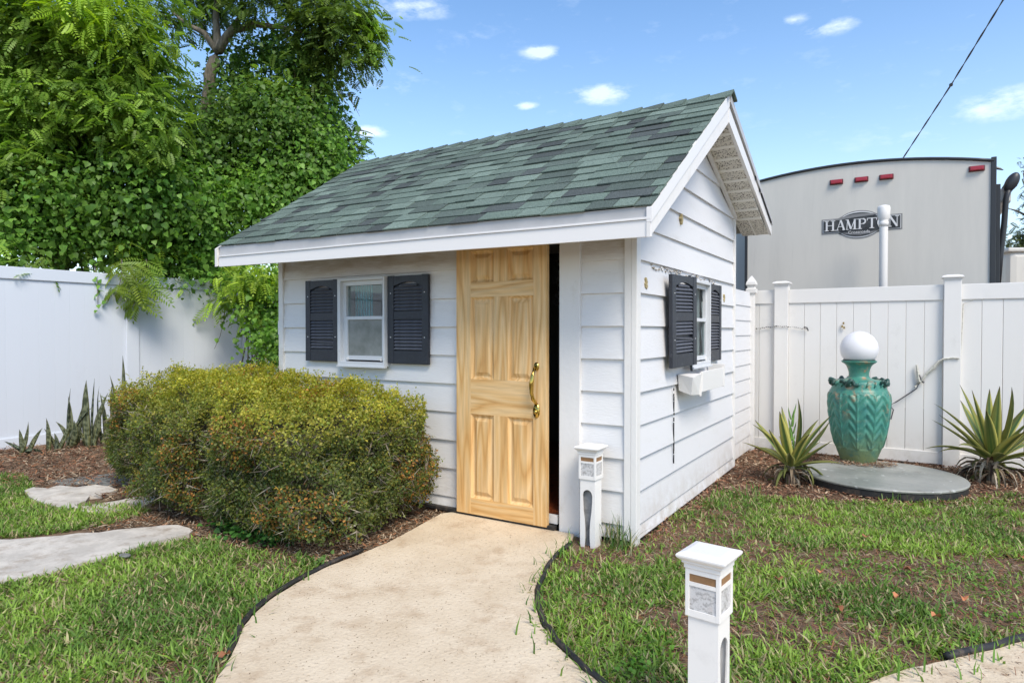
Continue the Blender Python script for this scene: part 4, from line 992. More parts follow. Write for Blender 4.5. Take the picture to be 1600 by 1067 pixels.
# ------------------------------------------------------------------ travel trailer beyond the fence
RY = 4.9
rv = empty('travel_trailer', (1.0, RY, 0), 0, 'grey beige travel trailer behind the fence, its rear wall with a dark name badge', 'trailer')
def crown(x): t_ = (x+.31)/(2.31+.31); return 3.325-.02+.135*(1-(2*t_-.92)**2 if True else 0)
n_ = 18; xs = [-.33+(2.31+.33)*i/n_ for i in range(n_+1)]
pts = [(x-1.0, crown(x)) for x in xs]; poly = pts+[(2.31-1, .5), (-.33-1, .5)]
b = bmesh.new(); prism(b, [(x, 0, z) for x, z in poly], [(x, 6.5, z) for x, z in poly]); bmesh.ops.triangulate(b, faces=[f for f in b.faces if len(f.verts) > 4]); obj('body', b, M['rv'], rv)
b = bmesh.new(); tube(b, [(x, -.01, z+.008) for x, z in pts], .017, 8); obj('roof_trim', b, M['rvdark'], rv, True)
obj('corner_trim', bx(bmesh.new(), 2.285-1, 2.335-1, -.02, .05, .5, 3.33, .006), M['rvdark'], rv)
obj('corner_trim', bx(bmesh.new(), -.335-1, -.300-1, -.012, .05, .5, crown(-.32)-.02, .006), M['rvdark'], rv)
obj('slide_out', bx(bmesh.new(), -1.2-1, -.345-1, .35, 5.5, .9, 2.95, .02), M['rv'], rv)
for (x, y) in ((1307, 285), (1346, 281), (1385, 277), (1526, 264)):
    p = pln(1, RY, x, y); b = bmesh.new(); bx(b, p[0]-1-.075, p[0]-1+.075, -.018, 0, p[2]-.032, p[2]+.032, .008); lt = obj('marker_light', b, M['redbase'], rv)
    b = bmesh.new(); bx(b, p[0]-1-.062, p[0]-1+.062, -.045, -.016, p[2]-.024, p[2]+.024, .010); obj('lens', b, M['red'], lt)
for k in range(2):
    obj('wheel', lathe(bmesh.new(), [(.1, -.1), (.34, -.1), (.36, 0), (.34, .1), (.1, .1)], (0, 0), 24), M['black'], rv); o = C.objects[-1] if False else bpy.context.scene.objects[-1]
for o in [o for o in rv.children if o.name.startswith('wheel')]:
    k = 0 if o.name == 'wheel' else 1; o.rotation_euler = (0, math.pi/2, 0); o.location = (1.2 if k else -1.15, 3.4, .36)
# badge
bc = pln(1, RY, 1346, 354); bL = pln(1, RY, 1284, 358)[0]; bR = pln(1, RY, 1410, 349)[0]; hb_ = .092; cxb = (bL+bR)/2-1; czb = 2.70; hwb = (bR-bL)/2
bd = bmesh.new()
def badge_outline(gx, gz, ez):
    """rectangle with an elliptical bulge in the middle"""
    o_ = []; ew = hwb*.58+gx*.4
    for i in range(25):
        x = -ew+2*ew*i/24; z = ez*math.sqrt(max(0, 1-(x/ew)**2)); o_.append((x, max(z, gz)))
    top = [(-hwb-gx, gz)]+o_+[(hwb+gx, gz)]; bot = [(x, -z) for x, z in top[::-1]]
    return top+bot
def layer(name, gx, gz, ez, y0, mt, parent, dx=-.02):
    pts = badge_outline(gx, gz, ez); bm = bmesh.new(); prism(bm, [(cxb+x+(dx if abs(x) < hwb*.9 else 0), y0, czb+z) for x, z in pts], [(cxb+x+(dx if abs(x) < hwb*.9 else 0), y0+.003, czb+z) for x, z in pts])
    bmesh.ops.triangulate(bm, faces=[f for f in bm.faces if len(f.verts) > 4]); return obj(name, bm, mt, parent)
badge = layer('name_badge', .0, hb_, .17, -.004, M['badge_mid'], rv)
layer('badge_line', -.014, hb_-.012, .158, -.0075, M['badge_light'], badge); layer('badge_field', -.020, hb_-.018, .145, -.011, M['badge_dark'], badge)
bm = bmesh.new()
sw = [(-.30, .068), (-.2, .10), (-.05, .128), (.1, .128), (.22, .108), (.12, .098), (0, .092), (-.12, .082), (-.22, .07)]
prism(bm, [(cxb+x-.02, -.014, czb+z) for x, z in sw], [(cxb+x-.02, -.0115, czb+z) for x, z in sw])
sw2 = [(-.20, -.09), (-.1, -.118), (.02, -.128), (.14, -.115), (.2, -.09), (.08, -.098), (-.06, -.10)]
prism(bm, [(cxb+x-.02, -.014, czb+z) for x, z in sw2], [(cxb+x-.02, -.0115, czb+z) for x, z in sw2]); bmesh.ops.triangulate(bm, faces=[f for f in bm.faces if len(f.verts) > 4]); obj('badge_swoosh', bm, M['badge_mid'], badge)
def stroke(bm, p, q, w_, y0):
    p, q = Vector(p), Vector(q); d = (q-p).normalized(); n__ = Vector((-d.y, d.x))*w_/2
    pts = [p+n__, q+n__, q-n__, p-n__]; prism(bm, [(a.x, y0, a.y) for a in pts], [(a.x, y0+.004, a.y) for a in pts])
TK, TN = .20, .075
def serif(L_, x, z, w_=.34): L_.append(((x-w_/2, z), (x+w_/2, z), .07))
def letter(ch):
    L_ = []
    if ch == 'H': L_ += [((.18, 0), (.18, 1), TK), ((.82, 0), (.82, 1), TK), ((.18, .52), (.82, .52), TN)]; [serif(L_, x, z, .44) for x in (.18, .82) for z in (.03, .97)]
    if ch == 'A': L_ += [((.14, 0), (.5, 1), TN), ((.5, 1), (.86, 0), TK), ((.26, .36), (.72, .36), TN)]; serif(L_, .14, .03); serif(L_, .86, .03, .4)
    if ch == 'M': L_ += [((.14, 0), (.2, 1), TN), ((.2, 1), (.55, .05), TK), ((.55, .05), (.92, 1), TN), ((.92, 0), (.92, 1), TK)]; serif(L_, .14, .03); serif(L_, .92, .03, .4); serif(L_, .12, .97, .2); serif(L_, 1.0, .97, .2)
    if ch == 'P':
        L_ += [((.25, 0), (.25, 1), TK)]; serif(L_, .25, .03, .46); serif(L_, .16, .97, .3)
        arc = [(.3, .97), (.55, .97), (.74, .9), (.8, .74), (.74, .56), (.55, .48), (.3, .48)]
        L_ += [(arc[i], arc[i+1], TN if i in (0, 5) else .16) for i in range(6)]
    if ch == 'T': L_ += [((.5, 0), (.5, 1), TK), ((.05, .96), (.95, .96), TN), ((.06, .98), (.06, .76), TN), ((.94, .98), (.94, .76), TN)]; serif(L_, .5, .03, .46)
    if ch == 'O': L_ += [((.5+.4*math.cos(a), .5+.48*math.sin(a)), (.5+.4*math.cos(a+.393), .5+.48*math.sin(a+.393)), .09+.10*abs(math.cos(a+.2))) for a in np.linspace(0, 2*math.pi, 16, endpoint=False)]
    if ch == 'N': L_ += [((.18, 0), (.18, 1), TN), ((.18, 1), (.85, .02), TK), ((.85, .02), (.85, 1), TN)]; serif(L_, .18, .03); serif(L_, .12, .97, .3); serif(L_, .85, .97)
    return L_
adv = {'H': 1.08, 'A': .98, 'M': 1.16, 'P': .92, 'T': 1.0, 'O': 1.02, 'N': 1.0}
total = sum(adv[c_] for c_ in 'HAMPTON'); cw = (2*hwb-.075)/total; x = cxb-hwb+.038; hgt = .125
for i, ch in enumerate('HAMPTON'):
    bm = bmesh.new(); zb_ = czb-.058
    for q, (p, p2, w_) in enumerate(letter(ch)): stroke(bm, (x+p[0]*cw, zb_+p[1]*hgt), (x+p2[0]*cw, zb_+p2[1]*hgt), w_*cw*.95, -.019-.0006*q)
    obj('letter_%s' % ch.lower(), bm, M['badge_light'], badge); x += adv[ch]*cw
tx = bpy.data.curves.new('small_lettering', 'FONT'); tx.body = 'Crossroads'; tx.size = .05; tx.align_x = 'CENTER'; tx.extrude = .0015
to = bpy.data.objects.new('small_lettering', tx); C.objects.link(to); to.parent = badge; to.rotation_euler = (math.pi/2, 0, 0); to.location = (cxb-.02, -.018, czb-.108); tx.materials.append(M['badge_light'])
bpy.context.view_layer.update(); tm = bpy.data.meshes.new_from_object(to.evaluated_get(bpy.context.evaluated_depsgraph_get())); mw = to.matrix_basis.copy(); bpy.data.objects.remove(to); to = link('small_lettering', tm, M['badge_light'], badge); to.matrix_basis = mw
# awning hardware on the right side
ax = 2.335-1
b = bmesh.new(); bx(b, ax+.01, ax+.05, .12, .2, 1.2, 3.05, .006); obj('awning_rail', b, M['rvdark'], rv)
P = lambda x, y, Y=RY+.2: tuple(Vector(pln(1, Y, x, y))-Vector((1, RY, 0)))
b = bmesh.new(); tube(b, [P(1558, 446), P(1563, 400), P(1569, 350), P(1572, 310), P(1578, 290)], [.035, .03, .03, .028, .03], 8); tube(b, [P(1553, 425), P(1566, 380)], .018, 6); obj('awning_arm', b, M['rvdark'], rv, True)
b = bmesh.new(); c_ = Vector(P(1581, 285)); bmesh.ops.create_uvsphere(b, u_segments=20, v_segments=12, radius=1, matrix=Matrix.Translation(c_)@Matrix.Rotation(rad(25), 4, 'Y')@Matrix.Diagonal((.062, .05, .115, 1))); tube(b, [c_, c_+Vector((0, 5, 0))], .055, 14); obj('awning_roll', b, M['rvdark'], rv, True)
b = bmesh.new(); bx(b, ax+.0, ax+.16, .25, 4.9, 2.86, 3.02, .02); obj('awning_case', b, M['rv'], rv)
b = bmesh.new(); tube(b, [P(1553, 262), P(1562, 264), P(1568, 266)], [.02, .014, .004], 6); obj('corner_bracket', b, M['rvdark'], rv)
# vent pipe
vp = pln(1, 4.5, 1381, 330); pv = empty('vent_pipe', (vp[0], 4.5, 0), 0, 'white pvc pipe with a rounded cap standing in front of the name badge', 'pipe')
b = bmesh.new(); lathe(b, [(.044, 0), (.044, 2.62), (.044, 2.64)], (0, 0), 28); obj('pipe', b, M['pvc'], pv, True)
b = bmesh.new(); zt_ = float(pln(1, 4.5, 1381, 321)[2]); lathe(b, [(.050, zt_-.24), (.050, zt_-.19), (.046, zt_-.185), (.050, zt_-.165), (.064, zt_-.14), (.066, zt_-.03), (.058, zt_-.010), (.03, zt_)], (0, 0), 28); obj('cap', b, M['pvc'], pv, True)
# second vehicle, far right
vc = at(1600, 425, 13.5); van = empty('parked_camper', (vc[0]+.8, vc[1], 0), YAW-.1, 'pale camper with a dark rounded window, partly hidden behind the trailer at the right edge', 'camper')
b = bmesh.new(); bx(b, -1.9, 3.2, -1.1, 1.1, .5, 2.93, .12); obj('body', b, M['rv'], van)
b = bmesh.new(); bx(b, -1.95, 3.25, -1.14, 1.14, 2.90, 2.98, .03); obj('roof', b, M['rv'], van)
b = bmesh.new(); bx(b, -1.35, -.62, -1.13, -1.05, 1.9, 2.62, .05); wn = obj('window', b, M['rvdark'], van)
b = bmesh.new(); bx(b, -1.30, -.67, -1.14, -1.12, 1.95, 2.57, .01); obj('pane', b, M['darkglass'], wn)
for xx in (-1.1, 2.2):
    o = obj('wheel', lathe(bmesh.new(), [(.1, -.1), (.34, -.1), (.36, 0), (.34, .1), (.1, .1)], (0, 0), 24), M['black'], van); o.rotation_euler = (math.pi/2, 0, 0); o.location = (xx, -1.0, .36)
# overhead cable
pA, pB = Vector(at(1404, 258, 11)), Vector(at(1486, 133, 9.3)); pC = Vector(at(1575, -12, 7.8)); ext = pC+(pC-pB)*1.5
cb = empty('overhead_cable', tuple(pA), 0, 'twisted dark overhead cable slanting up across the sky above the trailer', 'cable')
pts = []
for i in range(60):
    t_ = i/59; q = (pA.lerp(pB, t_*3) if t_ < 1/3 else pB.lerp(pC, t_*3-1) if t_ < 2/3 else pC.lerp(ext, t_*3-2)); q = q-Vector((0, 0, .06*math.sin(math.pi*t_)*0)); pts.append(q-pA)
b = bmesh.new(); 
for ph in (0, math.pi): tube(b, [p+Vector((.006*math.cos(i*.8+ph), 0, .006*math.sin(i*.8+ph))) for i, p in enumerate(pts)], .0065, 5)
obj('strand', b, M['cable'], cb, True)
b = bmesh.new(); bmesh.ops.create_uvsphere(b, u_segments=8, v_segments=6, radius=.026, matrix=Matrix.Translation(pB-pA)); obj('splice', b, M['cable'], cb)

# ------------------------------------------------------------------ vegetation
def limb(bm, pts, r0, r1, seg=8):
    n_ = len(pts); tube(bm, pts, [r0+(r1-r0)*i/(n_-1) for i in range(n_)], seg)
GREENS = {'vine': ((.09, .20, .032), (.20, .35, .058)), 'dark': ((.065, .145, .025), (.14, .24, .04)), 'pin': ((.13, .23, .034), (.26, .39, .06)), 'yel': ((.21, .34, .035), (.38, .50, .06)), 'crown': ((.08, .14, .026), (.18, .26, .045)), 'olive': ((.07, .10, .03), (.15, .17, .05))}
def pick(kind, n_):
    a, b_ = [np.array(v_) for v_ in GREENS[kind]]; t_ = rng.random((n_, 1)); return (a+(b_-a)*t_)*rng.uniform(.85, 1.15, (n_, 1))
TOCAM = -FW
def clumps(blobs, kind_list):
    """blobs: (px,py,rx,ry,depth,kind,density) -> leaf arrays"""
    parts = []
    for (px, py, rx, ry, D, kind, dens) in blobs:
        c_ = at(px, py, D); R3 = np.array([rx*D/FPX, rx*D/FPX*.8, ry*D/FPX]); area = R3[0]*R3[2]*4
        nsub = max(4, int(area*15*dens)); d = rdir(nsub); flip = (d@TOCAM) < -.25; d[flip] = d[flip]-2*(d[flip]@TOCAM)[:, None]*TOCAM; d = norm(d)
        fac = rng.uniform(.55, 1.0, (nsub, 1)); B = np.stack([RT, norm(np.cross(np.array([0, 0, 1.]), RT)), np.array([0, 0, 1.])], 0)
        loc = d*R3*fac; cs = c_+loc@B; outd = norm((d/R3)@B)
        if kind in ('vine', 'dark'): per, sig = 58, .17
        elif kind in ('tuft',): per, sig = 10, .10
        else: per, sig = (22, .17)
        idx = np.repeat(np.arange(nsub), per); n_ = len(idx); p = cs[idx]+rng.normal(size=(n_, 3))*sig
        tone = rng.uniform(.65, 1.35, nsub)[idx][:, None]
        o_ = norm(outd[idx]+rng.normal(size=(n_, 3))*.35)
        if kind in ('vine', 'dark'):
            nr = norm(o_*.8+np.array([0, 0, .6])+TOCAM*.2+rng.normal(size=(n_, 3))*.6); ln_ = norm(np.array([0, 0, -1.])+rng.normal(size=(n_, 3))*.45)
            sz = .03+.075*rng.random(n_)**1.7; cc = pick(kind, n_)*tone
            parts.append(scatter(HEART, HEARTF, p, frames(nr, ln_), sz, cc))
        else:
            k_ = 'pin' if kind == 'pin' else kind
            T_, F_ = (PIN, PINF) if kind != 'yel' else (PIN2, PIN2F)
            nr = norm(np.array([0, 0, 1.])+o_*.5+rng.normal(size=(n_, 3))*.4); ln_ = norm(o_+np.array([0, 0, -.25])+rng.normal(size=(n_, 3))*.5)
            sz = rng.uniform(.12, .25, n_); cc = pick(k_, n_)*tone
            parts.append(scatter(T_, F_, p, frames(nr, ln_), sz, cc))
    return merge(parts)
def tree(name, base, trunk_specs, blobs, label, cat, group=None, mt='leaf', crown_name='crown'):
    e = empty(name, base, 0, label, cat, group); B_ = Vector(base)
    for i, (pts, r0, r1) in enumerate(trunk_specs):
        bm = bmesh.new(); P_ = [Vector(p)-B_ for p in pts]
        # extra points with slight wobble
        Q = []
        for a, b_ in zip(P_, P_[1:]):
            for j in range(4): q = a.lerp(b_, j/4); Q.append(q+Vector((noise.noise(q*2.1), noise.noise(q*2.1+Vector((5, 0, 0))), 0))*.05)
        Q.append(P_[-1]); limb(bm, Q, r0, r1, 9); obj('trunk' if i == 0 else 'limb', bm, M['bark'], e, True)
    V, F, K = clumps(blobs, None); V = V-np.array(base); fast(crown_name, V, F, K, M[mt], e, 'stuff'); return e
GZ = lambda px, py, D: (float(at(px, py, D)[0]), float(at(px, py, D)[1]), 0.0)
# 1 left tree, feathery leaves
tree('feathery_tree', GZ(90, 300, 9.4), [([GZ(90, 300, 9.4), at(95, 380, 9.4), at(110, 200, 9.3), at(130, 60, 9.2)], .14, .05), ([at(110, 240, 9.4), at(200, 120, 9.1)], .06, .02), ([at(105, 260, 9.4), at(30, 120, 9.1)], .06, .02)],
     [(60, 60, 110, 70, 9.0, 'pin', 1.5), (110, 35, 110, 22, 8.5, 'yel', .9), (200, 60, 50, 14, 8.6, 'yel', .6), (170, 90, 90, 80, 9.0, 'pin', 1.6), (60, 170, 100, 70, 8.9, 'pin', 1.5), (190, 180, 80, 60, 8.8, 'pin', 1.6), (120, -20, 160, 60, 9.4, 'pin', 1.0),
      (228, 110, 28, 60, 9.3, 'pin', 1.3), (-60, 120, 90, 150, 9.0, 'pin', 1.0), (-190, 90, 120, 130, 9.2, 'pin', 1.0), (-200, 110, 130, 140, 9.8, 'dark', 1.3), (130, 130, 130, 110, 10.0, 'dark', 1.5), (40, 130, 120, 120, 10.2, 'dark', 1.2), (40, 20, 60, 22, 8.7, 'yel', .8), (95, 45, 40, 14, 8.7, 'yel', .8), (150, 8, 60, 14, 8.9, 'yel', .7),
      (240, 215, 24, 34, 8.6, 'pin', 1.6), (30, 255, 55, 35, 8.6, 'pin', 1.2)],
     'broad tree with feathery drooping leaves leaning over the fence at far left', 'tree')
# 2 tall tree with bare limbs
t0 = GZ(345, 160, 11.4)
tree('tall_tree', t0, [([t0, at(335, 330, 11.4), at(322, 200, 11.3), at(330, 120, 11.2), at(345, 66, 11.2)], .15, .085), ([at(343, 80, 11.2), at(364, 48, 11.1), at(400, 38, 11.0), at(440, 44, 10.9), at(486, 56, 10.9)], .085, .018),
     ([at(343, 84, 11.2), at(338, 40, 11.2), at(338, 0, 11.2), at(335, -60, 11.2)], .075, .03), ([at(343, 84, 11.2), at(320, 52, 11.1), at(292, 38, 11.0), at(270, 20, 11.0)], .06, .02), ([at(352, 62, 11.2), at(372, 28, 11.3), at(380, -20, 11.3)], .045, .02),
     ([at(440, 44, 10.9), at(460, 80, 11.0), at(462, 130, 11.1)], .022, .01)],
     [(430, -20, 140, 50, 11.6, 'crown', 1.6), (520, 40, 62, 42, 11.0, 'crown', 1.9), (555, 50, 30, 48, 10.8, 'pin', 1.3), (560, 100, 20, 16, 10.9, 'crown', 1.2), (470, 95, 62, 40, 11.4, 'dark', 1.9), (400, 100, 50, 45, 12.0, 'dark', 1.8), (300, 5, 60, 30, 11.8, 'crown', 1.3), (420, 15, 70, 25, 11.0, 'crown', 1.1),
      (500, 85, 40, 36, 11.2, 'crown', 1.6), (500, 130, 26, 22, 11.0, 'crown', 1.2), (250, 30, 26, 30, 11.2, 'crown', 1.2), (480, 140, 42, 40, 11.8, 'dark', 1.8), (340, -50, 120, 30, 11.6, 'crown', 1.0)],
     'tall tree with pale forked bare limbs above a vine-covered trunk', 'tree')
# 3 smaller leafy tree behind the roof end
t0 = GZ(545, 330, 12.4)
tree('slender_tree', t0, [([t0, at(530, 330, 12.4), at(520, 230, 12.4), at(512, 170, 12.4)], .09, .02), ([at(520, 250, 12.4), at(548, 215, 12.4)], .03, .01)],
     [(520, 215, 26, 30, 12.2, 'olive', 1.5), (540, 240, 26, 20, 12.2, 'pin', 1.5), (500, 190, 26, 36, 12.2, 'pin', 1.4), (550, 262, 22, 16, 12.0, 'pin', 1.4), (510, 260, 40, 30, 12.4, 'vine', 1.5)],
     'slender light leaved tree showing behind the left end of the roof', 'tree')
# bare twigs reaching right out of the crown
b = bmesh.new(); B0 = Vector(at(560, 75, 10.9))
for pts in ([(555, 75), (590, 80), (610, 88)], [(585, 80), (598, 98), (606, 112)], [(530, 140), (545, 128), (552, 118)], [(520, 140), (548, 150), (566, 155)], [(545, 150), (556, 170), (562, 182)], [(525, 145), (545, 165), (548, 172)]):
    limb(b, [Vector(at(x, y, 10.9))-B0 for x, y in pts], .008, .002, 4)
o = obj('dead_branch', b, M['twig']); o.location = B0; tag(o, 'bare twigs sticking out into the sky from the tall tree crown', 'branch')
# 4 vine masses draped on the trunk and over the fence
def vine(base_px, blobs, label, name='vine_thicket'):
    b0 = GZ(*base_px); e = empty(name, b0, 0, label, 'vine'); V, F, K = clumps(blobs, None); fast('foliage', V-np.array(b0), F, K, M['leaf'], e, 'stuff')
    bm = bmesh.new()
    for k in range(12):
        px, py, rx, ry, D, _, _ = random.choice(blobs); p = Vector(at(px+random.uniform(-rx, rx)*.7, py+random.uniform(-ry, ry)*.7, D)); q = Vector(b0)+Vector((random.uniform(-.4, .4), random.uniform(-.4, .4), 0))
        limb(bm, [q-Vector(b0), q.lerp(p, .5)+Vector((random.uniform(-.3, .3), 0, .2))-Vector(b0), p-Vector(b0)], .016, .005, 5)
    obj('stem', bm, M['twig'], e, True); return e
vine((420, 330, 11.2), [(420, 230, 110, 90, 11.2, 'dark', 2.3), (470, 270, 90, 70, 11.0, 'vine', 1.9), (350, 230, 60, 80, 11.3, 'dark', 2.2), (400, 330, 100, 60, 10.8, 'vine', 2.2), (480, 190, 60, 60, 11.4, 'vine', 1.9), (365, 150, 26, 60, 11.4, 'dark', 2.2), (430, 165, 60, 30, 11.3, 'pin', 1.5), (300, 170, 22, 40, 11.6, 'dark', 2.2), (430, 300, 110, 60, 11.6, 'dark', 2.0), (340, 120, 14, 30, 11.5, 'dark', 1.2)],
     'dense heart-leaved vine mass climbing the tall tree behind the shed roof')
vine((180, 380, 9.4), [(60, 320, 110, 60, 8.9, 'vine', 2.4), (200, 310, 100, 70, 9.2, 'vine', 2.4), (290, 340, 70, 80, 9.9, 'vine', 2.4), (120, 378, 130, 34, 9.3, 'vine', 2.4), (255, 390, 90, 34, 10.3, 'vine', 2.4), (330, 405, 60, 36, 11.0, 'vine', 2.2), (205, 392, 46, 18, 9.3, 'yel', 1.0), (300, 424, 54, 9, 9.75, 'vine', 2.6), (255, 420, 40, 9, 9.4, 'vine', 2.6), (345, 430, 30, 9, 10.1, 'vine', 2.6), (120, 395, 60, 14, 9.1, 'pin', .9), (-50, 330, 80, 90, 8.7, 'vine', 1.8), (-200, 330, 130, 100, 8.6, 'vine', 1.8), (150, 300, 200, 110, 10.3, 'dark', 2.6), (280, 240, 70, 60, 10.4, 'dark', 2.4), (20, 380, 50, 50, 8.4, 'vine', 1.6), (60, 300, 70, 26, 8.6, 'pin', 1.0), (90, 250, 100, 25, 9.6, 'dark', 2.2), (20, 410, 30, 14, 8.2, 'pin', .9)],
     'thick heart-leaved vine thicket rising behind the tall left fence')
vine((400, 500, 9.9), [(415, 455, 34, 26, 9.9, 'vine', 2.4), (425, 500, 22, 40, 9.6, 'vine', 2.4), (428, 545, 18, 36, 9.3, 'vine', 2.4), (385, 450, 26, 14, 9.9, 'pin', 2.0), (412, 432, 30, 14, 9.6, 'yel', 1.5), (400, 475, 30, 14, 9.7, 'pin', 1.6), (425, 470, 24, 60, 9.8, 'vine', 2.4), (420, 545, 24, 30, 9.2, 'vine', 2.2), (405, 520, 14, 20, 9.6, 'vine', 1.6), (380, 440, 30, 10, 9.5, 'yel', 1.4), (370, 436, 20, 12, 10.0, 'vine', 2)],
     'vine and fern-like foliage tumbling down the fence beside the shed corner', 'corner_vine')
# sprays hanging over the fence face
def spray(pxs, D, label, kind, n_, base):
    e = empty('hanging_spray', tuple(at(*base, D)), 0, label, 'vine', 'leaf sprays hanging over the left fence'); B_ = np.array(e.location); P_ = []
    for px, py in pxs: P_.append(at(px, py, D))
    bm = bmesh.new(); limb(bm, [Vector(p-B_) for p in P_], .008, .003, 5); obj('stem', bm, M['twig'], e)
    P_ = np.array(P_); t_ = rng.random(n_)*(len(P_)-1); i = t_.astype(int); f = (t_-i)[:, None]; pos = P_[i]*(1-f)+P_[np.minimum(i+1, len(P_)-1)]*f+rng.normal(size=(n_, 3))*.03
    side = rng.choice([-1, 1], n_)[:, None]; ln_ = norm(side*RT*.9+np.array([0, 0, -.7])+TOCAM*.25+rng.normal(size=(n_, 3))*.3); nr = norm(np.array([0, 0, .6])+TOCAM+rng.normal(size=(n_, 3))*.3)
    if kind == 'heart': V, F, K = scatter(HEART, HEARTF, pos, frames(nr, norm(np.array([0, 0, -1.])+rng.normal(size=(n_, 3))*.4)), rng.uniform(.05, .085, n_), pick('vine', n_)*1.2)
    else: V, F, K = scatter(PIN3, PIN3F, pos, frames(nr, ln_), rng.uniform(.20, .34, n_), pick(kind, n_)*(.62 if kind == 'yel' else .95))
    fast('leaf_spray', V-B_, F, K, M['leaf'], e, 'stuff')
spray([(205, 415), (212, 440), (214, 462), (208, 478)], 8.75, 'bright compound-leaf spray hanging lowest over the fence post', 'yel', 26, (205, 415))
spray([(190, 405), (190, 430), (185, 452)], 8.65, 'compound-leaf spray left of the lowest hanging one', 'yel', 20, (190, 405))
spray([(228, 405), (236, 430), (232, 455)], 8.85, 'compound-leaf spray right of the lowest hanging one', 'pin', 20, (228, 405))
spray([(148, 412), (152, 440), (153, 462), (153, 480)], 8.5, 'thin string of heart leaves hanging furthest to the left', 'heart', 16, (148, 412))
spray([(385, 460), (352, 466), (330, 470)], 9.7, 'fern-like spray reaching left from the corner vine', 'pin', 10, (385, 460))
spray([(352, 470), (350, 500), (344, 525), (335, 545)], 9.75, 'thin dark tendril curling down the fence near the corner', 'heart', 12, (352, 470))
# 5 far tree right
t0 = GZ(1630, 400, 17)
tree('distant_tree', t0, [([t0, at(1640, 420, 17), at(1625, 340, 17), at(1600, 270, 17)], .15, .03), ([at(1625, 350, 17), at(1590, 330, 17), at(1575, 325, 17)], .04, .01)],
     [(1612, 265, 32, 20, 17, 'olive', .55), (1610, 310, 36, 26, 17, 'olive', .6), (1605, 375, 40, 26, 17, 'olive', 1.3), (1640, 330, 40, 70, 17, 'olive', .8), (1580, 385, 20, 16, 17, 'olive', 1.2)],
     'loose olive leaved tree beyond the trailer at the right edge', 'tree')

